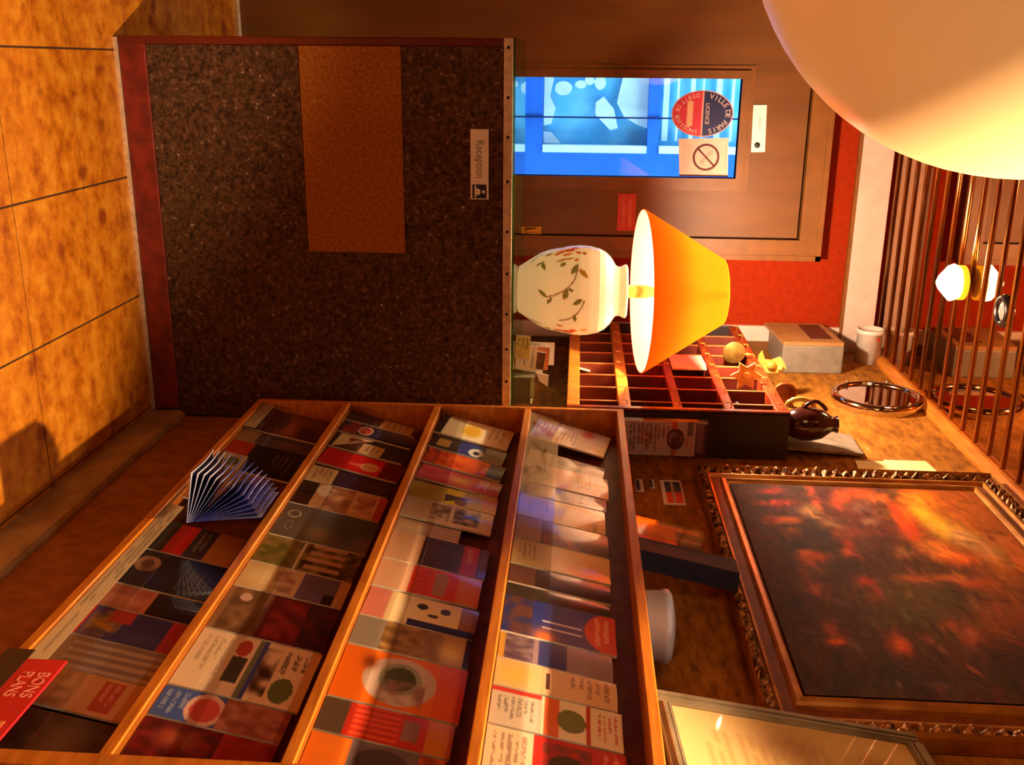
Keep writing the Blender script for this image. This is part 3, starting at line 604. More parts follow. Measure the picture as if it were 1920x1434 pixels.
# every leaflet: tier, left Y, right Y, tilt deg, height, forward offset, base colour, prints, label
LFX,LSL=.946,.2145   # bottom front X, lean
V0=Vector((.045,0,.205)).normalized(); UL=Vector((0,-1,0))
W_=(236,228,214); K_=(22,18,20)
LF=[
# ---- top tier; several pale feet are haze of the clear strip put into colour
(4,2.675,2.515,9,.208,0,(244,240,236),[('r',0,0,1,.3,(96,112,196)),('l',.1,.05,.8,.27,(220,224,244),4),('r',.0,.3,.35,.9,(232,234,246)),('s',.0,.62,.35,.8,(206,50,46)),('s',.55,.82,1.15,1.08,(246,214,60)),('l',.35,.34,.95,.6,(150,150,170),5),('r',.48,.3,.5,.95,(150,140,120))],'white leaflet with blue foot and yellow corner, far left of the top tier'),
(4,2.44,2.35,6,.20,.006,(112,76,52),[('n',0,0,1,1,(70,44,30)),('r',0,0,1,.3,(176,150,108)),('s',.2,.6,.9,1,(150,110,70))],'brown leaflet beside the white and blue one in the top tier'),  # tan foot is painted glare
(4,2.335,2.215,0,.212,0,(250,222,178),[('r',0,0,1,.33,(196,186,176)),('o',.1,.03,.9,.3,(150,140,132)),('l',.2,.08,.8,.26,(120,112,108),4),('r',.0,.40,1,.56,(222,130,44)),('l',.1,.62,.9,.95,(150,120,88),5),('r',.7,.66,.78,.8,(120,110,96))],'cream leaflet with an orange band in the top tier'),
(4,2.21,2.145,0,.206,.002,(112,92,176),[('s',0,0,1,.4,(190,176,190)),('l',.1,.5,.9,.9,(160,146,206),4)],'narrow violet leaflet in the top tier'),
(4,2.135,2.02,0,.20,0,(252,246,226),[('s',.5,.5,1.2,1.1,(250,226,130)),('l',.1,.1,.9,.35,(190,180,160),5),('r',.0,.86,1,.9,(214,196,150))],'white leaflet with painted glare in the top tier'),  # lamp glare is painted into the white
(4,2.015,1.91,0,.204,0,(124,62,46),[('d',1,1,.0,.2,(70,64,72)),('r',0,0,1,.28,(206,176,128)),('n',0,.3,1,.7,(150,80,56))],'reddish brown and grey leaflet in the top tier'),
(4,1.905,1.80,0,.206,0,(246,220,150),[('s',.3,.6,1.1,1.1,(226,176,84)),('s',0,.2,.7,.6,(252,244,214)),('l',.1,.05,.9,.25,(170,140,90),4)],'cream and gold leaflet with painted glare in the top tier'),  # bright areas are lamp glare painted over cream and gold
(4,1.795,1.725,0,.204,.002,(28,22,26),[('s',.2,.3,1,.7,(70,54,66)),('r',0,0,1,.26,(128,84,60))],'glossy black leaflet in the top tier'),
(4,1.72,1.675,0,.2,.003,(70,54,40),[('n',0,0,1,1,(40,56,36)),('s',.3,.5,.9,.9,(120,40,36))],'narrow dark green and brown leaflet in the top tier'),
(4,1.67,1.545,0,.21,0,(34,54,138),[('n',.0,.0,1,.26,(110,70,66)),('r',.5,.35,.54,.7,(206,206,226)),('r',.66,.35,.7,.7,(206,206,226)),('e',-.1,.72,1.1,1.35,(214,66,34)),('s',.7,.25,1.2,.5,(240,120,50)),('l',.1,.8,.9,.95,(246,180,150),2)],'blue leaflet with a red arched head in the top tier'),
(4,1.54,1.465,0,.20,.001,(150,128,140),[('r',0,.35,1,.6,(52,60,120)),('n',0,0,1,.3,(90,70,92)),('r',0,.0,1,.05,(206,160,70))],'mauve and blue leaflet in the top tier'),
(4,1.46,1.385,0,.205,0,(226,184,142),[('r',.2,.42,.8,.45,(84,50,40)),('l',.1,.6,.9,.95,(150,110,90),5),('s',0,0,1,.3,(236,190,92))],'tan leaflet with a dark rule in the top tier'),
(4,1.38,1.285,0,.212,0,(238,216,186),[('r',0,0,.12,.38,(190,60,50)),('r',.12,0,1,.38,(196,182,168)),('l',.2,.04,.9,.34,(120,110,104),6),('r',0,.40,1,.52,(226,106,48)),('e',.2,.5,.8,.72,(110,116,62)),('r',0,.72,1,.76,(190,60,34)),('l',.1,.8,.9,.97,(206,80,56),4)],'map leaflet in orange and green in the top tier'),
(4,1.28,1.165,0,.214,0,(196,44,38),[('r',0,0,1,.33,(222,196,168)),('l',.1,.04,.9,.3,(150,120,106),5),('n',.1,.4,.8,.75,(110,60,44)),('e',.3,.45,.7,.7,(72,64,50)),('l',.1,.82,.9,.96,(240,150,120),2)],'red magazine with a cream foot at the near end of the top tier'),
# ---- third tier
(3,2.672,2.525,5,.205,0,(250,236,196),[('r',0,0,1,.1,(36,30,32)),('e',.28,.36,.78,.58,(238,186,60)),('o',.2,.32,.86,.62,(244,214,110)),('l',.1,.68,.9,.92,(186,160,110),3),('s',.7,.8,1.2,1.1,(214,176,120))],'cream leaflet with a yellow sunburst at the far left of the third tier'),
(3,2.512,2.425,5,.2,.002,(46,40,40),[('r',.2,.08,.8,.26,(190,150,80)),('r',0,.38,1,.7,(52,62,132)),('e',.3,.52,.95,.72,(226,232,226)),('e',.5,.58,.8,.67,(26,26,26)),('r',0,.72,1,1,(120,104,86))],'dark leaflet with a blue and white picture in the third tier'),
(3,2.408,2.315,5,.204,0,(206,52,30),[('n',0,0,1,.8,(240,120,40)),('s',.2,.45,.8,.75,(240,110,50)),('r',0,.8,1,1,(44,62,150)),('n',0,0,1,.16,(130,40,50))],'fiery red leaflet with a blue head in the third tier'),
(3,2.300,2.215,5,.205,0,(196,62,92),[('s',.2,.35,.9,.7,(250,224,150)),('n',0,0,1,.3,(226,110,130)),('l',.2,.72,.9,.86,(250,200,190),2)],'pink leaflet with a pale glowing centre in the third tier'),
(3,2.19,2.105,0,.207,0,(198,184,60),[('r',0,0,1,.36,(190,176,84)),('r',.0,.42,1,.62,(234,226,40)),('d',.4,.4,.9,.7,(60,56,50)),('e',.5,.52,.95,.66,(120,90,56)),('r',0,.84,1,1,(226,150,48))],'yellow leaflet with a dark figure in the third tier'),
(3,2.10,2.0,0,.205,0,(226,214,204),[('n',.08,.3,.92,.52,(96,80,74)),('n',.08,.56,.92,.86,(60,52,46)),('r',.85,.2,1,1,(236,216,190))],'white leaflet with grey photographs in the third tier'),
(3,1.99,1.93,0,.14,.002,(206,180,166),[('v',0,.2,1,1,(176,150,150),5),('s',0,0,1,.5,(244,226,190))],'short pale mauve leaflet in the third tier'),  # pale foot is painted glare
(3,1.925,1.80,0,.21,0,(74,26,44),[('r',0,0,1,.34,(226,182,150)),('n',.05,.36,.95,.7,(40,18,36)),('r',.0,.74,1,.9,(186,38,46)),('l',.1,.76,.9,.88,(236,150,150),1),('r',.0,.93,1,1,(126,108,150))],'dark maroon leaflet with a red title in the third tier'),  # beige foot is glare of the clear front, put into the print
(3,1.795,1.688,0,.207,0,(226,64,32),[('r',0,0,1,.32,(232,186,156)),('r',.1,.55,.9,.68,(176,130,110)),('v',0,.36,1,.52,(206,52,28),6),('r',0,.78,1,1,(226,132,48))],'red-orange leaflet with a grey title block in the third tier'),  # pinkish foot is painted glare too
(3,1.68,1.58,1,.21,0,(240,212,164),[('r',0,0,1,.2,(226,140,128)),('s',.1,.25,.9,.5,(246,230,190)),('e',.2,.45,.42,.55,(50,40,36)),('e',.22,.66,.44,.76,(50,40,36)),('e',.5,.56,.62,.66,(60,50,44)),('r',.8,.4,1,1,(34,42,92)),('r',.0,.85,.8,1,(150,100,76))],'cream leaflet with black spots and a navy edge in the third tier'),
(3,1.575,1.485,0,.21,0,(176,132,76),[('r',0,0,1,.25,(150,140,128)),('n',0,.25,1,.75,(116,80,44)),('s',.2,.7,1,.98,(240,206,120)),('r',0,.95,1,1,(40,30,26))],'grey and gold leaflet in the third tier'),
(3,1.48,1.335,0,.212,0,(232,112,26),[('e',.06,.2,.94,.78,(206,182,172)),('e',.2,.35,.72,.62,(74,78,44)),('o',.16,.32,.76,.66,(150,150,130)),('n',.5,.35,.9,.7,(150,110,100)),('r',0,.78,1,1,(222,92,24)),('s',.1,.16,.4,.3,(120,50,20))],'orange leaflet with a pale arch and dark dish in the third tier'),
(3,1.33,1.25,0,.208,0,(196,52,36),[('r',0,0,1,.2,(86,70,56)),('v',0,.25,1,.6,(226,80,50),6),('r',.2,.62,.8,.74,(150,110,100)),('r',0,.8,1,1,(206,120,40))],'red leaflet with a dark foot in the third tier'),
(3,1.245,1.16,0,.205,0,(226,116,36),[('r',0,.3,1,.8,(120,104,110)),('e',.1,.35,.8,.75,(84,70,76)),('n',0,.8,1,1,(150,60,30))],'orange and grey leaflet at the near end of the third tier'),
# ---- second tier
(2,2.676,2.612,4,.2,.003,(58,44,42),[('r',.1,.5,1,.95,(206,170,120)),('l',.2,.55,.9,.9,(130,100,70),4)],'brown leaflet with a cream panel at the far left of the second tier'),
(2,2.592,2.512,4,.205,0,(46,42,66),[('v',0,.04,1,.24,(214,70,54),5),('r',0,.0,.3,.1,(36,44,100)),('e',.1,.24,.9,.44,(206,70,60)),('o',.1,.24,.9,.44,(226,180,160)),('v',.1,.5,.9,.95,(100,104,150),5)],'navy leaflet with a striped flag and red disc in the second tier'),
(2,2.498,2.402,4,.2,0,(58,44,46),[('d',0,.05,1,.5,(236,206,160)),('n',.1,.2,.9,.5,(130,60,44)),('r',.3,.4,1,.7,(222,186,130)),('l',.35,.45,.95,.66,(120,90,64),3),('r',0,.72,1,1,(56,50,66))],'dark leaflet with cream triangles in the second tier'),
(2,2.388,2.285,4,.208,0,(214,22,24),[('e',.35,.5,.85,.72,(240,196,150)),('s',.5,.3,.7,.9,(236,160,120)),('v',0,.05,1,.35,(196,18,20),9),('r',0,.76,1,1,(120,14,22))],'bright red leaflet with a white flower in the second tier'),
(2,2.262,2.175,0,.2,0,(58,34,60),[('r',0,0,1,.32,(236,204,150)),('l',.1,.05,.9,.28,(170,140,100),4),('s',.2,.6,.9,1,(90,60,84))],'purple leaflet with a cream foot in the second tier'),
(2,2.17,2.045,0,.207,0,(212,160,116),[('r',0,0,1,.2,(34,26,28)),('e',.0,.2,.5,.4,(240,226,196)),('n',0,.34,1,.62,(150,96,60)),('r',.05,.64,.95,.9,(232,190,150)),('n',.1,.66,.9,.88,(170,110,80)),('r',0,.92,1,1,(200,80,50))],'tan leaflet with a black foot and photographs in the second tier'),
(2,2.04,1.885,0,.21,0,(96,96,92),[('s',.0,.5,.9,1.1,(64,74,82)),('o',.18,.06,.42,.2,(190,180,160)),('o',.5,.1,.8,.18,(150,140,126)),('s',.5,.3,1,.6,(150,130,96)),('s',.5,.8,1.1,1.1,(128,110,130))],'slate grey leaflet with an oval emblem in the second tier'),
(2,1.88,1.765,0,.207,0,(150,128,74),[('n',0,0,1,.45,(92,96,40)),('n',0,.45,1,1,(50,36,26)),('r',.0,.4,1,.43,(226,206,170)),('v',0,.5,1,.85,(190,150,120),4)],'olive leaflet with small photographs in the second tier'),
(2,1.76,1.665,0,.208,0,(214,182,140),[('s',0,0,1,.45,(248,226,170)),('r',0,.55,1,.9,(110,96,140)),('r',.6,.8,1,.9,(36,28,34)),('n',.1,.3,.9,.5,(170,130,110))],'tan and lilac leaflet with cream glare painted at its foot, in the second tier'),  # soft cream foot is glare painted over the leaflet
(2,1.66,1.515,0,.207,0,(94,22,34),[('r',0,0,1,.4,(150,112,84)),('n',0,.05,1,.4,(96,72,50)),('n',.05,.45,.95,.75,(150,44,48)),('n',0,.75,1,1,(44,26,28)),('e',.1,.12,.3,.22,(214,180,170))],'maroon leaflet over a brown photograph in the second tier'),
(2,1.51,1.345,0,.212,0,(242,214,184),[('l',.1,.05,.8,.3,(190,166,140),4),('e',.05,.33,.35,.45,(186,60,50)),('r',.35,.33,.8,.46,(66,62,50)),('r',0,.48,1,.53,(110,120,96)),('r',.0,.53,1,.56,(60,70,150)),('n',.1,.56,.9,.7,(56,34,24)),('e',.55,.72,.95,.9,(100,112,62)),('l',.1,.72,.5,.95,(110,90,70),3)],'white leaflet with photographs and a green disc in the second tier'),
(2,1.34,1.265,0,.205,0,(70,98,176),[('e',.1,.26,.95,.48,(226,92,80)),('o',.0,.22,1.05,.52,(240,190,176)),('r',0,.5,1,1,(196,128,108)),('n',0,.5,1,1,(150,80,70)),('l',.1,.03,.9,.22,(160,176,214),3)],'blue leaflet with a red disc in the second tier'),
(2,1.26,1.16,0,.205,0,(132,28,28),[('n',0,0,1,.6,(70,20,26)),('s',.1,.1,.6,.5,(176,90,60)),('r',.6,.7,.95,.85,(40,26,26)),('n',0,.6,1,1,(176,44,40))],'dark red leaflet at the near end of the second tier'),
# ---- bottom tier
(1,2.68,2.51,0,.2,0,(84,36,30),[('e',.1,.34,.8,.5,(28,16,18)),('s',.3,.4,1.1,.7,(176,104,92)),('s',0,.7,1,1,(70,28,28)),('r',0,0,1,.2,(120,84,60))],'dark red leaflet with a black almond shape at the far left of the bottom tier'),
(1,2.50,2.425,0,.195,.002,(84,70,78),[('s',.2,.4,.9,.9,(120,100,110)),('r',0,0,1,.25,(190,150,110))],'narrow grey mauve leaflet in the bottom tier'),
(1,2.42,2.245,0,.2,0,(26,22,22),[('r',0,0,.5,.3,(196,56,38)),('l',.2,.62,.9,.9,(120,100,80),4),('r',.5,.02,1,.34,(214,190,140)),('e',.6,.1,.9,.28,(110,120,60))],'black leaflet with a red corner in the bottom tier'),
(1,2.24,2.06,0,.19,.004,(96,62,44),[('r',0,0,1,.45,(214,150,116)),('n',0,0,1,.45,(176,110,84)),('n',0,.5,1,1,(60,40,30))],'brown leaflet behind the blue fan in the bottom tier'),
(1,1.93,1.805,0,.205,0,(62,54,54),[('r',0,.26,1,.46,(206,28,24)),('n',0,0,1,.26,(40,36,40)),('r',0,.66,1,.95,(190,124,36)),('l',.1,.5,.9,.62,(150,130,120),2)],'grey leaflet with a red band and ochre head in the bottom tier'),
(1,1.80,1.665,0,.205,0,(30,26,36),[('e',.15,.12,.6,.36,(190,138,110)),('e',.25,.18,.5,.3,(120,80,70)),('s',.5,.2,1,.6,(40,44,92)),('l',.3,.6,.95,.9,(106,96,84),5)],'navy leaflet with a pale round face in the bottom tier'),
(1,1.66,1.585,0,.2,.001,(206,130,104),[('n',0,0,1,.5,(176,96,76)),('s',.3,.1,.9,.5,(226,160,124)),('r',0,.55,1,1,(36,26,26))],'pink and black leaflet in the bottom tier'),
(1,1.58,1.485,0,.205,0,(62,60,128),[('r',0,0,1,.14,(206,44,36)),('n',.1,.16,.9,.45,(206,150,60)),('r',0,.3,.4,.5,(190,60,44)),('r',0,.84,1,1,(186,44,40)),('s',.5,.5,1,.8,(80,80,150))],'blue, red and yellow leaflet in the bottom tier'),
(1,1.48,1.395,0,.2,.001,(196,184,182),[('v',0,0,1,1,(150,136,140),4),('r',0,0,1,.2,(150,110,90))],'pale grey leaflet in the bottom tier'),
(1,1.39,1.295,0,.205,0,(226,176,132),[('n',0,.1,1,.5,(176,130,96)),('r',.1,.66,.9,.84,(196,84,62)),('l',.15,.68,.85,.82,(236,170,150),2)],'cream leaflet with a red title in the bottom tier'),
(1,1.285,1.165,0,.2,.001,(96,76,56),[('n',0,0,1,1,(60,44,36)),('s',0,.4,1,.9,(130,104,80))],'dull brown leaflet at the near end of the bottom tier'),
]
TN={4:'top',3:'third',2:'second',1:'bottom'}
for i,(t,ya,yb,tl,h,off,base,pr,lab) in enumerate(LF):
    a=math.radians(tl); U=UL*math.cos(a)-V0*math.sin(a); V=V0*math.cos(a)+UL*math.sin(a)
    w=(ya-yb); z0=TOPS[t-1]+.0015+max(0,w*math.sin(a))*V0.z+(max(0,-0.0))
    if a<0: z0=TOPS[t-1]+.0015
    o=Vector((LFX+off+(z0-TOPS[t-1])*.2195,ya,z0))
    if a<0: o=o  # pivot corner is the lower one
    ob=sheet('leaflet',o,U,V,w,h,.005,base,pr,M['print'],i,46,88,curl=.003 if i%3 else -.002)
    tag(ob,lab,'leaflet','leaflets in the %s tier of the rack'%TN[t])
# booklet with its pages fanned open, standing up out of the bottom tier
e=empty('fanned_booklet',(.9,1.92,.5),'blue booklet fanned open with white page edges, sticking out of the bottom tier','booklet')
for k in range(15):      # leaves falling forward over the clear strip, one behind the other
    a=math.radians(80-5.3*k); d=Vector((-math.sin(a),0,math.cos(a))); h=.116+.0008*k; w=.132; x0,z0=.927-.0005*(14-k),.5035+.0017*k
    pr=[('s',.2,.2,.9,.6,(30,38,104)),('l',.2,.45,.85,.85,(70,80,140),3),('r',0,.93,1,1,(214,214,230))]
    cb=(36,54,140) if k%2 else (28,42,116)
    if a>.8: ob=sheet('page',(x0,1.862+.002*k,z0),-UL,d,w,h,.0014,cb,pr+[('r',0,0,.07,1,(206,206,224))],M['print'],k,14,16,edge=cb,curl=.004)
    else: ob=sheet('page',(x0,1.862+.002*k+w,z0),UL,d,w,h,.0014,cb,pr+[('r',.93,0,1,1,(206,206,224)),('r',0,0,.05,1,(206,206,224))],M['print'],k,14,16,edge=cb,curl=.004)
    ob.parent=e; ob.location=ob.location-e.location
# red card hanging on the bottom ledge, near end
e=empty('red_shelf_card',(RX0-.002,1.25,.43),'red and black shelf card with white lettering at the near end of the bottom ledge','card')
part('card',lambda b:b.bbox(.924,.9285,1.145,1.36,.43,.498,.0006),mat('red card print',(206,20,36),.5),e)
part('black_field',lambda b:b.box(.923,.9245,1.20,1.385,.385,.432),M['black'],e,'black lower field')
def f(b):
    put_text(b,'BONS',.030,(.9236,1.330,.4535),(0,-1,0),(0,0,1),squash=.85,bold=.0006); put_text(b,'PLANS',.030,(.9236,1.330,.4805),(0,-1,0),(0,0,1),squash=.7,bold=.0006)
def f1(b): put_text(b,'PLANS',.027,(.9238,1.325,.4535),(0,-1,0),(0,0,1),squash=.85)
def f2(b): put_text(b,'BONS',.027,(.9238,1.325,.4795),(0,-1,0),(0,0,1),squash=.95)
part('lettering',f1,M['palered'],e); part('lettering',f2,M['palered'],e)
part('pale_panel',lambda b:b.box(.9232,.9242,1.15,1.20,.436,.485),mat('salmon print',(240,140,90),.5),e)
# ================================================================== on top of the rack
RT=1.446
e=empty('acrylic_sign',(1.01,2.685,RT),'lilac leaflet in a clear acrylic stand, before the black side of the key cabinet','sign')
ob=sheet('leaflet',(.957,2.688,RT+.004),(1,0,0),(0,0,1),.104,.232,.001,(232,214,248),[('l',.06,.05,.9,.5,(120,90,140),9),('l',.2,.2,.8,.36,(206,110,110),4),('l',.15,.46,.7,.56,(210,90,90),2),('r',0,.575,1,.64,(230,96,40)),('e',.2,.52,.82,.73,(206,150,170)),('o',.2,.52,.82,.73,(90,50,80)),('n',.28,.56,.74,.69,(90,56,76)),('l',.4,.74,.95,.84,(196,80,110),2),('r',0,.76,.4,.84,(120,110,160)),('r',0,.86,1,1,(66,40,96)),('r',.08,.88,.92,.97,(150,110,170)),('l',.14,.885,.86,.965,(110,80,140),2),('r',.0,.84,.06,1,(190,170,206))],M['print'],77,40,70)
ob.parent=e; ob.location=ob.location-e.location
part('stand',lambda b:(b.box(.952,1.066,2.680,2.683,RT,1.683),b.box(.952,1.066,2.692,2.695,RT,1.683),b.box(.952,1.066,2.66,2.72,RT,RT+.003)),M['plexi'],e,'clear acrylic stand')
# blue backed holder with orange leaflets
e=empty('leaflet_block',(1.0,2.0,RT),'thick block of orange-covered brochures with a blue spine, leaning on the rack top','brochures')
ld_=Vector((.045,0,.205)).normalized()
def slab(b,x0,x1,y0,y1,h):
    U=Vector((1,0,0))
    P=[Vector((x0,y0,RT)),Vector((x1,y0,RT)),Vector((x1,y1,RT)),Vector((x0,y1,RT))]; b.add(P+[q+ld_*h for q in P],[(0,3,2,1),(4,5,6,7),(0,1,5,4),(1,2,6,5),(2,3,7,6),(3,0,4,7)])
part('blue_block',lambda b:slab(b,.972,1.018,1.925,1.985,.222),M['nosebook'],e,'dark blue spine')
part('pages',lambda b:slab(b,.974,1.016,1.987,2.075,.150),M['paper'],e)
ob=sheet('cover',(.9725,2.078,RT+.001),(0,-1,0),ld_,.093,.15,.0012,(238,84,26),[('r',.55,.0,1,.42,(206,60,44)),('s',.2,.5,.9,.9,(240,90,30)),('r',.25,.62,1,1,(70,24,28)),('r',.6,.4,.68,1,(206,130,140))],M['print'],81,16,24)
ob.parent=e; ob.location=ob.location-e.location; ob['label']='orange and dark red cover'
part('holder_front',lambda b:slab(b,.966,.9675,1.99,2.08,.16),M['plexi'],e,'clear acrylic front')
# white tin dish
single('round_tin',lambda b:b.lathe([(.062,RT),(.066,RT+.004),(.067,RT+.034),(.0695,RT+.036),(.069,RT+.046),(.062,RT+.052),(.03,RT+.058),(.002,RT+.059)],(1.01,1.685,0),48),M['bluewhite'],'round bluish-white lidded tin on the rack, below the gilt painting','tin')
# framed notice leaning
nv=Vector((.085,.033,.437)).normalized(); nu=Vector((0,-1,.0755)).normalized(); no=Vector((.966,1.418,RT+.001)); nw=nu.cross(nv)
e=empty('framed_notice',(1.0,1.22,RT),'silver-framed notice under glass, leaning back on the rack at the right edge','picture frame')
NW,NH,FW=.38,.446,.024
def bar(b,u0,u1,v0,v1,d0,d1): 
    P=[no+nu*a+nv*c+nw*d for d in (d0,d1) for a,c in ((u0,v0),(u1,v0),(u1,v1),(u0,v1))]; b.add(P,[(0,3,2,1),(4,5,6,7),(0,1,5,4),(1,2,6,5),(2,3,7,6),(3,0,4,7)])
def side(u0,u1,v0,v1,hor):
    def f(b):
        bar(b,u0,u1,v0,v1,-.016,-.004); 
        if hor: m=(v0+v1)/2; bar(b,u0+.003,u1-.003,m-.003,v1 if v1>NH/2 else m+.004,-.006,.0); bar(b,u0+.004,u1-.004,(v0+.002 if v0>.1 else v1-.006),(v0+.006 if v0>.1 else v1-.002),-.005,-.001)
        else: m=(u0+u1)/2; bar(b,u0+.001,m-.002,v0+.003,v1-.003,-.006,.0) if u0<.1 else bar(b,m+.002,u1-.001,v0+.003,v1-.003,-.006,0); bar(b,m+.002,m+.007,v0+.004,v1-.004,-.005,-.001)
    return f
part('frame_side',side(0,FW,0,NH,False),M['silverframe'],e); part('frame_side',side(NW-FW,NW,0,NH,False),M['silverframe'],e)
part('frame_side',side(FW,NW-FW,0,FW,True),M['silverframe'],e); part('frame_side',side(FW,NW-FW,NH-FW,NH,True),M['silverframe'],e)
ob=sheet('page',no+nu*FW+nv*FW+nw*(-.010),nu,nv,NW-2*FW,NH-2*FW,.001,(232,196,142),[('l',.15,.1,.9,.62,(206,166,110),14),('s',.05,.3,.3,.6,(196,150,110)),('s',.25,.78,.5,1,(216,150,50)),('s',.15,.72,.3,.9,(190,140,96)),('s',.55,.8,.8,1.1,(226,176,80))],M['matt'],90,40,50)
ob.parent=e; ob.location=ob.location-e.location
part('glass',lambda b:bar(b,FW-.001,NW-FW+.001,FW-.001,NH-FW+.001,-.0075,-.006),M['picglass'],e)
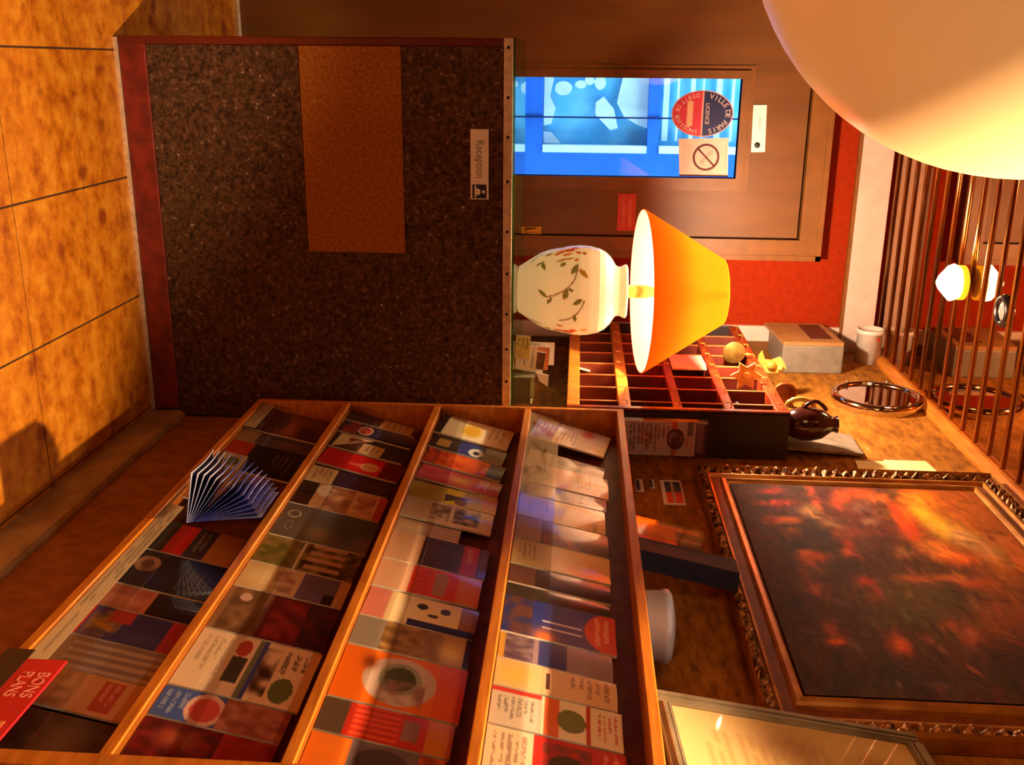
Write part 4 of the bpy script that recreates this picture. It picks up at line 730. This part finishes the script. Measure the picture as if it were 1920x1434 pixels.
# ================================================================== gilt framed oil painting
PB=[[0.1446,0.8718,-0.0106,0.1919,0.1897,-0.1008,145,62,10,1.0],[0.3825,0.9153,-0.0053,0.0973,0.1595,-0.0953,150,65,15,1.0],[0.684,0.7187,-0.0054,0.1031,0.1055,-0.0622,105,42,14,1.0],[0.585,0.4628,-0.0077,0.1441,0.0705,-0.0323,78,50,20,1.0],[0.6744,0.4893,-0.0073,0.1385,0.0863,-0.042,62,42,18,1.0],[0.944,0.1488,-0.0134,0.2606,0.0513,-0.0197,36,24,20,1.0],[0.8841,0.631,-0.0049,0.094,0.1049,-0.0634,38,18,12,1.0],[0.4829,0.0481,-0.0036,0.0661,0.126,-0.0343,50,15,10,1.0],[0.4717,0.256,-0.0041,0.0757,0.0523,-0.0185,48,26,16,1.0],[0.6981,0.0404,-0.0036,0.0689,0.1254,-0.037,38,20,16,1.0],[0.2906,0.4988,-0.0055,0.1013,0.0744,-0.0313,85,30,15,1.0],[0.1681,0.4467,-0.007,0.1273,0.128,-0.0492,80,30,18,1.0],[0.0465,0.156,-0.0025,0.0444,0.0182,-0.0049,175,35,20,1.0],[0.1238,0.1565,-0.0038,0.0692,0.0173,-0.0048,195,42,22,1.0],[0.0857,0.1562,-0.0037,0.0657,0.0142,-0.0039,35,15,15,1.0],[0.1564,0.179,-0.0031,0.0555,0.0169,-0.0048,50,15,20,1.0],[0.0374,0.3182,-0.0011,0.02,0.0292,-0.0094,205,50,32,1.0],[0.1183,0.3176,-0.001,0.0173,0.031,-0.0103,195,48,26,1.0],[0.1642,0.2187,-0.0014,0.0256,0.0267,-0.0081,85,50,50,1.0],[0.1678,0.274,-0.0019,0.034,0.0332,-0.0107,200,140,75,1.0],[0.2318,0.1676,-0.0032,0.0582,0.0192,-0.0056,215,90,18,1.0],[0.2352,0.1053,-0.0017,0.0312,0.0223,-0.006,145,38,16,1.0],[0.2874,0.1715,-0.0017,0.0305,0.0214,-0.0064,125,52,20,1.0],[0.2585,0.2508,-0.002,0.037,0.0464,-0.0151,44,20,28,1.0],[0.3179,0.271,-0.0022,0.0402,0.0444,-0.0151,40,22,20,1.0],[0.1027,0.4122,-0.0017,0.0304,0.0347,-0.0126,165,52,20,1.0],[0.0456,0.4937,-0.0049,0.0886,0.0361,-0.0139,175,58,16,1.0],[0.0576,0.5968,-0.0031,0.0551,0.0215,-0.0091,200,85,25,1.0],[0.034,0.3783,-0.0012,0.0223,0.0436,-0.015,60,20,10,1.0],[0.2387,0.3284,-0.002,0.0373,0.0315,-0.0111,120,72,44,1.0],[0.2779,0.3446,-0.0011,0.0204,0.0246,-0.0089,125,58,30,1.0],[0.133,0.4812,-0.0024,0.043,0.0272,-0.0107,105,64,48,1.0],[0.2238,0.4863,-0.0016,0.0291,0.0223,-0.0091,138,85,64,1.0],[0.4223,0.1787,-0.0015,0.027,0.0248,-0.0079,200,88,22,1.0],[0.4341,0.2127,-0.0023,0.0423,0.0218,-0.0072,160,48,15,1.0],[0.4897,0.1629,-0.0011,0.0207,0.0516,-0.0165,145,48,16,1.0],[0.5011,0.1905,-0.003,0.0561,0.0309,-0.0103,70,35,15,1.0],[0.3569,0.3548,-0.0006,0.0119,0.0231,-0.0087,165,42,20,1.0],[0.3999,0.3386,-0.0009,0.0175,0.0252,-0.0095,175,62,20,1.0],[0.381,0.1725,-0.0032,0.0589,0.0143,-0.0044,34,20,12,1.0],[0.2961,0.3975,-0.0033,0.0607,0.0302,-0.0116,110,40,20,1.0],[0.5479,0.3457,-0.0015,0.0275,0.0223,-0.009,180,45,22,1.0],[0.067,0.7426,-0.0042,0.0746,0.07,-0.0331,225,98,10,1.0],[0.1222,0.6746,-0.0024,0.043,0.1,-0.0458,215,85,10,1.0],[0.1596,0.7196,0.0538,0.0239,0.0362,-0.0326,240,170,22,1.0],[0.2467,0.7477,0.0465,0.0309,0.0412,-0.0356,232,172,34,1.0],[0.3034,0.8069,0.0371,0.0357,0.0411,-0.0343,200,140,66,1.0],[0.3581,0.8537,0.0377,0.0364,0.0394,-0.0343,160,98,48,1.0],[0.1587,0.6165,-0.0138,0.0231,0.0645,-0.0098,215,52,5,1.0],[0.2471,0.6275,-0.0202,0.035,0.0551,-0.0088,220,52,5,1.0],[0.3016,0.6239,-0.0013,0.0242,0.03,-0.0141,205,58,5,1.0],[0.3941,0.7015,-0.0028,0.0524,0.0334,-0.0172,222,90,10,1.0],[0.4194,0.7351,-0.0023,0.0423,0.0273,-0.0146,212,75,10,1.0],[0.3548,0.6547,-0.0032,0.0592,0.0344,-0.0169,205,95,20,1.0],[0.044,0.6501,-0.001,0.0177,0.0431,-0.0189,60,30,12,1.0],[0.3883,0.5528,-0.0021,0.039,0.0225,-0.0103,138,74,32,1.0],[0.3678,0.5718,-0.0007,0.0138,0.0285,-0.0132,60,35,10,1.0],[0.3268,0.4835,-0.0035,0.064,0.0207,-0.0087,60,26,16,1.0],[0.48,0.5841,-0.0059,0.109,0.0183,-0.0089,66,34,10,1.0],[0.5244,0.5085,-0.003,0.0554,0.0177,-0.0082,150,64,20,1.0],[0.513,0.6761,-0.0013,0.0241,0.0153,-0.0081,180,98,42,1.0],[0.5354,0.7175,-0.0029,0.055,0.0224,-0.0124,160,58,15,1.0],[0.5159,0.6206,-0.003,0.0555,0.0153,-0.0078,150,65,20,1.0],[0.6027,0.3499,-0.001,0.0179,0.0283,-0.0117,160,52,20,1.0],[0.8116,0.3431,0.0107,0.0219,0.0262,-0.0193,205,70,20,1.0],[0.7762,0.3429,-0.0009,0.0166,0.0243,-0.0108,150,52,25,1.0],[0.8097,0.1554,-0.0014,0.0261,0.0119,-0.0043,205,70,20,1.0],[0.7556,0.1554,-0.0011,0.0218,0.0249,-0.0088,115,42,20,1.0],[0.7776,0.431,0.0175,0.0125,0.0103,-0.0105,130,48,32,1.0],[0.8226,0.4644,0.0167,0.0119,0.0066,-0.007,100,54,30,1.0],[0.5892,0.1613,-0.0019,0.0361,0.024,-0.008,115,46,25,1.0],[0.7353,0.5416,-0.0022,0.0421,0.0293,-0.0153,128,54,20,1.0],[0.7641,0.5749,-0.0017,0.0332,0.0325,-0.0178,118,36,18,1.0],[0.7541,0.5722,-0.0009,0.0167,0.0165,-0.009,158,84,42,1.0],[0.8934,0.5195,0.0166,0.0118,0.0046,-0.0052,130,54,30,1.0],[0.9532,0.3978,-0.0008,0.0152,0.0086,-0.0044,95,46,46,1.0],[0.9578,0.2772,-0.001,0.0033,0.0195,-0.0042,100,70,70,1.0],[0.822,0.2195,-0.0015,0.0292,0.0272,-0.0108,50,32,30,1.0],[0.7273,0.2983,-0.0018,0.0339,0.0421,-0.0174,55,35,25,1.0]]
OY0,OY1,OZ0,OZ1=2.632,1.462,1.647,2.452     # outer left/right Y, bottom/top
IY0,IY1,IZ0,IZ1=2.516,1.555,1.729,2.362
IY1=OY1+(OY0-IY0)-.01
e=empty('oil_painting',(XW-.02,(OY0+OY1)/2,OZ0),'fiery red and orange street scene oil painting in a carved gilt frame','painting')
nu_,nv_=150,104; vs=[];cols=[]
uu,vv=np.meshgrid(np.linspace(0,1,nu_+1),np.linspace(0,1,nv_+1)); g=np.zeros(uu.shape+(3,)); g[:]=(52,24,14)
R=np.random.RandomState(5)
def paint(q,seed=0):
    x,y,ax,ay,bx,by,cr,cg,cb,s=q; D=ax*by-ay*bx
    du,dv=uu-x,vv-y; a=(du*by-dv*bx)/D; c=(dv*ax-du*ay)/D; r2=(a*a+c*c)
    k=np.clip(1.15*np.exp(-.8*r2**1.1),0,1)*s; return k[...,None],np.array((cr,cg,cb),float)
for q in PB:
    k,c=paint(q); g=g*(1-k)+c*k
lum=g.mean(2,keepdims=True)
for i in range(1500):      # loose brush strokes
    x,y=R.rand(2); c=g[int(y*nv_),int(x*nu_)]; f_=R.uniform(.62,1.38); an=R.choice([0.0,.25,-.5,1.2])+R.uniform(-.25,.25); l=R.uniform(.008,.034); w=l*R.uniform(.12,.35)
    q=(x,y,l*math.cos(an),l*math.sin(an),-w*math.sin(an),w*math.cos(an),*np.clip(c*f_+R.uniform(-8,8,3),0,255),.75)
    j0,j1=max(0,int((y-.07)*nv_)),int((y+.07)*nv_)+1; i0,i1=max(0,int((x-.07)*nu_)),int((x+.07)*nu_)+1; U_,V_=uu,vv; uu,vv=U_[j0:j1,i0:i1],V_[j0:j1,i0:i1]; k,c2_=paint(q); uu,vv=U_,V_
    g[j0:j1,i0:i1]=g[j0:j1,i0:i1]*(1-k)+c2_*k
g+=R.randn(*g.shape[:2],1)*3.5
g=np.clip(255*(g/255)**.80*1.06,0,255)
PX=1.066
for j in range(nv_+1):
    for i in range(nu_+1): vs.append((PX-(XW-.02)+.00006*R.randn(),IY0+(IY1-IY0)*uu[j,i]-(OY0+OY1)/2,IZ0+(IZ1-IZ0)*vv[j,i]-OZ0)); cols.append(g[j,i])
fs=[(j*(nu_+1)+i,j*(nu_+1)+i+1,(j+1)*(nu_+1)+i+1,(j+1)*(nu_+1)+i) for j in range(nv_) for i in range(nu_)]
me=bpy.data.meshes.new('canvas'); me.from_pydata(vs,[],fs); me.materials.append(M['canvas'])
o=bpy.data.objects.new('canvas',me); COL.objects.link(o); o.parent=e; set_col(o,cols); o['label']='oil painted canvas'
part('backing_board',lambda b:b.box(1.076,XW,OY1+.02,OY0-.02,OZ0+.02,OZ1-.02),M['wooddark'],e)
# mitred profile sides: (inset from outer edge 0..1, height above the wall)
FWd=OY0-IY0
PROF=[(0,.0),(0,.030),(.03,.040)]
PROF2=[(.36,.034),(.40,.026),(.56,.018),(.70,.022),(.74,.032),(.86,.036),(.94,.028),(1.0,.012),(1.0,.0)]
def ring_pt(s,corner):   # rectangle inset by fraction s
    ya=OY0+(IY0-OY0)*s; yb=OY1+(IY1-OY1)*s; za=OZ0+(IZ0-OZ0)*s; zb_=OZ1+(IZ1-OZ1)*s
    return [(ya,za),(yb,za),(yb,zb_),(ya,zb_)][corner%4]
def sweep(profile,cn):
    def f(b):
        vs=[];n=len(profile)
        for c in (cn,cn+1):
            for s,h in profile: y,z=ring_pt(s,c); vs.append((XW-.002-h,y,z))
        fs=[(i,i+1,n+i+1,n+i) for i in range(n-1)]+[tuple(range(n)),tuple(range(2*n-1,n-1,-1))]
        b.add(vs,fs)
    return f
full=PROF+[(.06,.042)]+PROF2
inner=PROF+[(.05,.028),(.34,.024)]+[(.36,.030),(.42,.030),(.46,.022),(.62,.016),(.70,.020),(.72,.030),(.76,.036),(.86,.038),(.92,.034),(.97,.024),(1.0,.018),(1.0,.0)]
for cn in range(4):
    part('frame_side',sweep(inner,cn),M['gilt'],e)
    def carve(b,cn=cn):
        y0,z0=ring_pt(.04,cn); y1,z1=ring_pt(.04,cn+1); a0,c0=ring_pt(.34,cn); a1,c1=ring_pt(.34,cn+1)
        L=math.hypot(y1-y0,z1-z0); n=int(L/.004); m=8; vs=[]
        for i in range(n+1):
            for j in range(m+1):
                s,t=i/n,j/m; y=(y0+(y1-y0)*s)*(1-t)+(a0+(a1-a0)*s)*t; z=(z0+(z1-z0)*s)*(1-t)+(c0+(c1-c0)*s)*t
                q=Vector((y*42,z*42,cn*7.3)); hgt=.022+.016*math.sin(math.pi*t)**.6*(.6+.8*noise.noise(q*1.5)+.45*math.sin(s*L/.014*math.pi+2.2*math.sin(t*3.1)))
                vs.append((XW-.004-max(hgt,.016),y,z))
        b.add(vs,[(i*(m+1)+j,i*(m+1)+j+1,(i+1)*(m+1)+j+1,(i+1)*(m+1)+j) for i in range(n) for j in range(m)],0,True)
    part('carved_border',carve,M['carved'],e,'carved leaf border')
# stickers on the wall
def sticker(y0,y1,z0,z1,cols,label):
    e=empty('card_sticker',(XW,(y0+y1)/2,z0),label,'sticker','payment card stickers on the wall')
    part('border',lambda b:b.box(XW-.0012,XW,y1,y0,z0,z1),M['paper'],e)
    for (u0,u1,t0,t1,m) in cols:
        part('colour_field',lambda b:b.box(XW-.0022,XW-.0011,y0+(y1-y0)*u1,y0+(y1-y0)*u0,z0+(z1-z0)*t0,z0+(z1-z0)*t1),m,e)
blu=mat('teal blue print',(30,62,104),.4); rdp=mat('sticker red print',(206,30,24),.4); pal=mat('sticker pale print',(176,160,170),.4)
sticker(2.60,2.435,1.548,1.606,[(.08,.5,.2,.46,blu),(.08,.5,.6,.92,blu),(.5,.92,.2,.46,rdp),(.5,.92,.6,.92,rdp),(.08,.92,.46,.6,pal)],'largest wall sticker, blue and red with a white border, under the key cabinet')
sticker(2.60,2.515,1.480,1.500,[(.08,.92,.1,.55,M['navy']),(.3,.92,.55,.8,pal)],'small navy sticker nearest the rack top, under the key cabinet')
sticker(2.60,2.54,1.520,1.532,[(.1,.9,.1,.6,blu)],'smallest blue sticker between two others, under the key cabinet')
single('cream_card',lambda b:b.prism([(2.80,2.215),(2.80,2.335),(2.70,2.345),(2.70,2.12),(2.788,2.13),(2.788,2.215)],((XW-.004,0,0),(0,1,0),(0,0,1),(1,0,0)),.0035),M['creamcard'],'bright cream card tucked behind the gilt frame near the ceiling','card')
# ================================================================== key cabinet with pigeonholes
KX,KY0,KY1,KZ0,KZ1=.955,2.79,3.79,1.284,1.930
e=empty('key_cabinet',(1.03,3.29,KZ0),'mahogany pigeonhole key cabinet with a black side on the right wall','key cabinet')
part('side_panel',lambda b:b.bbox(KX,XW,KY0-.012,KY0,KZ0,KZ1,.002),M['black'],e,'black near side')
part('side_panel',lambda b:b.bbox(KX,XW,KY1,KY1+.012,KZ0,KZ1,.002),M['black'],e)
part('front_edge',lambda b:b.bbox(KX-.004,KX+.006,KY0-.012,KY0+.006,KZ0,KZ1,.001),M['keywood'],e)
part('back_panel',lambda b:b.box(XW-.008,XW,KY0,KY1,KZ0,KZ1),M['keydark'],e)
ROWS=[(1.284,1.322,'keymid'),(1.437,1.474,'keymid'),(1.597,1.624,'keywood'),(1.745,1.776,'keywood'),(1.893,1.930,'keywood')]  # amber of the lower two is lamplight put into their colour
for z0,z1,m in ROWS: part('shelf',lambda b:b.bbox(KX,XW-.008,KY0,KY1,z0,z1,.003),M[m],e)
dv=None
for (a,b_) in zip(ROWS[:-1],ROWS[1:]):
    for k in range(7):
        yy=2.862+.1315*k; zz0,zz1=a[1],b_[0]
        part('divider',lambda b:(b.box(KX+.006,XW-.008,yy-.0025,yy+.0025,zz0,zz1),b.box(KX+.003,KX+.006,yy-.003,yy+.003,zz0,zz1,1)),[M['keyface'],M['keythin']],e)
hk=None
for (z0,z1,m) in ROWS[1:]:
    for k in range(8):
        if hk is None:
            b=MB(); b.tube([(0,0,.006),(-.010,0,.006),(-.014,0,.0),(-.012,0,-.008),(-.016,0,-.010)],.0016,6); hk=b.build('hook',M['brass'],e); o=hk
        else: o=hk.copy(); COL.objects.link(o)
        o.location=(KX-1.03,2.825+.1315*k-3.29,(z0+z1)/2-KZ0)
def ktag(loc,label,fn,m,name='key_tag',keys=True):
    e=empty(name,loc,label,'key tag','hotel key tags on the cabinet')
    part('tag',fn,m,e)
    if keys:
        def ch(b):
            x,y,z=loc; 
            for k in range(3): b.torus((x+.002*(k%2),y,z+.004-.006*k),.005,.0012,(1,0,0) if k%2 else (0,1,0),(0,0,1),12,5)
        part('key_ring',ch,M['brass'],e)
    return e
def star(cx,y,cz,R1,R2,n=8,rot=.2): return lambda b:(b.prism([((cx+(R1 if k%2==0 else R2)*math.sin(math.pi*k/n+rot)),(cz+(R1 if k%2==0 else R2)*math.cos(math.pi*k/n+rot))) for k in range(2*n)],((0,y,0),(1,0,0),(0,0,1),(0,1,0)),.005),b.lathe([(.012,0),(.013,-.002),(.010,-.003)],(cx,y,cz),24,'y'))
ktag((.936,3.062,1.892),'star-shaped brass key tag hanging from the top row of the key cabinet',star(.930,3.060,1.845,.050,.028,6,.0),M['star'])
ktag((.936,3.336,1.893),'round olive bronze key tag left of the star in the key cabinet',lambda b:b.lathe([(.002,-.003),(.036,-.003),(.039,-.001),(.039,.002),(.034,.003)],(.932,3.334,1.846),32,'y'),M['bronze'])
ktag((.99,3.06,1.935),'round copper key tag standing on top of the key cabinet',lambda b:b.lathe([(.002,-.004),(.026,-.004),(.028,-.006),(.037,-.005),(.038,0),(.036,.004)],(.985,3.06,1.9685),32,'y'),M['copper'],keys=False)
def f(b):
    fr=((0,3.34,0),(1,0,0),(0,0,1),(0,1,0))
    b.prism([(.945,1.931),(.925,1.942),(.955,1.953),(.958,1.975),(.945,2.005),(.965,2.02),(.985,2.028),(1.0,2.0),(1.003,1.965),(.99,1.94),(.975,1.931)],fr,.01)
    b.lathe([(.012,0),(.016,-.006),(.008,-.012),(.002,-.014)],(.975,3.34,1.975),20,'y'); b.lathe([(.008,0),(.011,-.005),(.002,-.009)],(.985,3.34,2.008),16,'y')
ktag((.97,3.345,1.931),'large gold scalloped key tag lying on top of the key cabinet',f,M['brass'],keys=False)
e=empty('wreath_ornament',(.985,2.90,KZ1+.001),'small gold wreath ornament on top of the key cabinet','ornament')
part('wreath',lambda b:(b.tube([(.985+.034*math.cos(2*math.pi*k/40),2.90-.03*math.cos(2*math.pi*k/40)*.2,1.983+.044*math.sin(2*math.pi*k/40)+.003*math.sin(k*2.4)) for k in range(41)],.0085,8,cap=False)),M['brass'],e)
def f(b):
    for k in range(5): b.lathe([(.002,-.006),(.008,-.003),(.007,.004),(.002,.006)],(.97+.01*(k%3),2.898,1.955+.013*k),10,'y')
part('beads',f,M['gilt'],e,kind='stuff')
e=empty('dark_vase',(1.03,2.84,KZ1+.001),'dark brown glazed jug standing on the near end of the key cabinet','pot')
part('pot',lambda b:b.lathe([(.026,0),(.040,.012),(.050,.045),(.051,.075),(.044,.105),(.028,.128),(.022,.138),(.027,.15),(.022,.151),(.002,.14)],(1.006,2.842,KZ1+.001),36),M['darkbrown'],e)
part('handle',lambda b:b.tube([(.962-.026*math.sin(t*.349),2.842,KZ1+.045+.008*t) for t in range(10)],.006,8),M['darkbrown'],e)
single('slate_plate',lambda b:b.prism([(2.795,0),(3.0,0),(2.98,.235),(2.82,.232)],((1.064,0,KZ1+.001),(0,1,0),(.026/.26,0,.2587/.26),(.2587/.26,0,-.026/.26)),.008),M['slate'],'dusty grey slate standing against the wall on the key cabinet','slate')
single('folded_paper',lambda b:(b.prism([(0,0),(.165,0),(.165,.112),(.1,.116),(.0,.112)],((.951,3.352,1.626),(0,-1,0),(0,0,1),(1,0,0)),.003),b.prism([(.0,.0),(.165,.0),(.17,.05),(.01,.045)],((.9475,3.352,1.626),(0,-1,0),(0,0,1),(.6,0,0)),.003)),M['pinkpaper'],'pale pink folded paper in the third row of the key cabinet','paper')
for i,(y,z,w,h,lb) in enumerate(((3.44,1.323,.05,.05,'small cream slip in the bottom row of the key cabinet, farther left'),(3.31,1.323,.07,.035,'cream slip in the bottom row of the key cabinet, nearer the camera'))):
    single('paper_slip',lambda b:b.prism([(0,0),(w,0),(w,h),(.004,h*.9)],((.975,y,z),(0,-1,0),(.25,0,1),(1,0,0)),.002),M['creamcard'],lb,'paper','paper slips in the bottom row')
def f(b):
    b.tube([(.972+.01*math.sin(k*1.7),2.90-.012*k*.4-.0,1.785+.008*abs(math.sin(k*1.3))) for k in range(9)],.008,8)
single('crumpled_ribbon',f,mat('striped ribbon',(190,120,104),.5,c2=(40,34,60),scale=60,lo=.45,hi=.55),'crumpled dark and pink ribbon in the top row of the key cabinet','ribbon')
# ================================================================== on the upper right wall
e=empty('round_mirror',(XW-.02,3.337,2.19),'round chrome-framed wall mirror near the mirrored ceiling','mirror')
MC=(XW,3.337,2.341)
part('frame',lambda b:b.lathe([(.150,0),(.153,-.018),(.148,-.034),(.138,-.038),(.130,-.034),(.128,-.026)],MC,64,'x',cap=False),M['chrome'],e,'chrome rim')
part('mirror_glass',lambda b:b.lathe([(.002,-.027),(.129,-.027)],MC,64,'x',cap=False),M['mirror'],e)
for k in range(6):
    a=.5+2*math.pi*k/6; part('stud',lambda b:b.lathe([(.006,0),(.006,-.005),(.003,-.008),(.001,-.0085)],(MC[0]-.037,MC[1]+.14*math.cos(a),MC[2]+.14*math.sin(a)),12,'x'),M['chrome'],e)
e=empty('alarm_box',(1.05,3.82,2.07),'grey and tan electronic box with a dark window high on the right wall','alarm box')
part('housing',lambda b:b.bbox(.992,XW,3.67,3.962,2.08,2.305,.006),M['grey'],e)
part('cover',lambda b:b.prism([(3.672,2.082),(3.96,2.06),(3.96,2.285),(3.672,2.302)],((.978,0,0),(0,1,0),(0,0,1),(1,0,0)),.014),M['tan'],e,'tan front cover')
part('display',lambda b:b.prism([(3.72,2.19),(3.93,2.185),(3.93,2.262),(3.72,2.27)],((.9755,0,0),(0,1,0),(0,0,1),(1,0,0)),.003),M['darkscreen'],e,'dark display window')
e=empty('alarm_siren',(1.04,3.86,2.395),'white cylindrical alarm sounder with a red mark near the ceiling','alarm')
part('body',lambda b:b.lathe([(.047,XW-3.86*0-1.035),(.047,-.048),(.054,-.05),(.055,-.066),(.046,-.068),(.044,-.058),(.002,-.055)],(1.035+.0,3.86,2.448),40,'x'),M['whiteplastic'],e)
part('red_mark',lambda b:b.box(.995,1.004,3.808,3.8135,2.462,2.473),M['redled'],e)
# ================================================================== papers on the counter by the lamp
CT=1.1214
def counter_sheet(x,y,w,h,lean,yaw,base,pr,lab,seed):
    U=Vector((math.cos(yaw),math.sin(yaw),0)); V=(Vector((0,0,1))*math.cos(lean)+U*math.sin(lean)); 
    o=sheet('leaflet',(x,y,CT+.0005),Vector((math.cos(yaw)*math.cos(lean),math.sin(yaw)*math.cos(lean),-math.sin(lean))) ,V,w,h,.003,base,pr,M['print'],seed,14,18)
    zmin=min((o.matrix_basis@v.co).z for v in o.data.vertices); o.location.z+=CT+.0005-zmin
    tag(o,lab,'leaflet','leaflets on the counter beside the lamp')
cs=[(.820,3.000,.075,.118,.02,.12,(252,250,240),[('l',.1,.2,.9,.9,(200,200,190),6)],'white leaflet standing tallest beside the lamp base'),
 (.826,2.985,.075,.100,.08,.10,(206,150,70),[('n',0,0,1,1,(190,60,30)),('s',.3,.3,.9,.8,(246,226,110))],'orange and yellow leaflet before the white one beside the lamp'),
 (.834,2.968,.070,.084,.16,.10,(120,66,40),[('n',0,0,1,1,(60,40,34)),('r',.8,0,1,1,(246,240,220))],'brown leaflet leaning right beside the lamp'),
 (.815,2.950,.080,.062,.10,.10,(246,240,214),[('l',.1,.1,.9,.9,(150,150,160),4)],'small white printed card beside the lamp'),
 (.780,2.925,.075,.044,.06,.10,(240,236,150),[('n',.3,0,1,1,(206,180,110)),('l',.1,.1,.6,.9,(150,150,90),3)],'low yellow-green card at the front of the counter')]
for i,c in enumerate(cs): counter_sheet(*c,200+i)
e=empty('card_box',(.955,2.95,CT),'small olive grey open card box at the right end of the counter','box')
def f(b): b.box(.915,.917,2.93,2.98,CT,CT+.062); b.box(.998,1.0,2.93,2.98,CT,CT+.055); b.box(.917,.998,2.93,2.932,CT,CT+.050); b.box(.917,.998,2.978,2.98,CT,CT+.06); b.box(.917,.998,2.932,2.978,CT,CT+.003)
part('box',f,mat('olive card',(112,100,66),.6),e)
part('cards',lambda b:b.box(.920,.993,2.936,2.974,CT+.003,CT+.042),M['creamcard'],e)
single('white_note',lambda b:b.prism([(0,0),(.03,.012),(.05,.038),(.012,.04)],((.905,2.958,CT+.064),(1,0,0),(0,.2,1),(0,1,0)),.0015),M['paper'],'white folded note propped on the small card box','note')
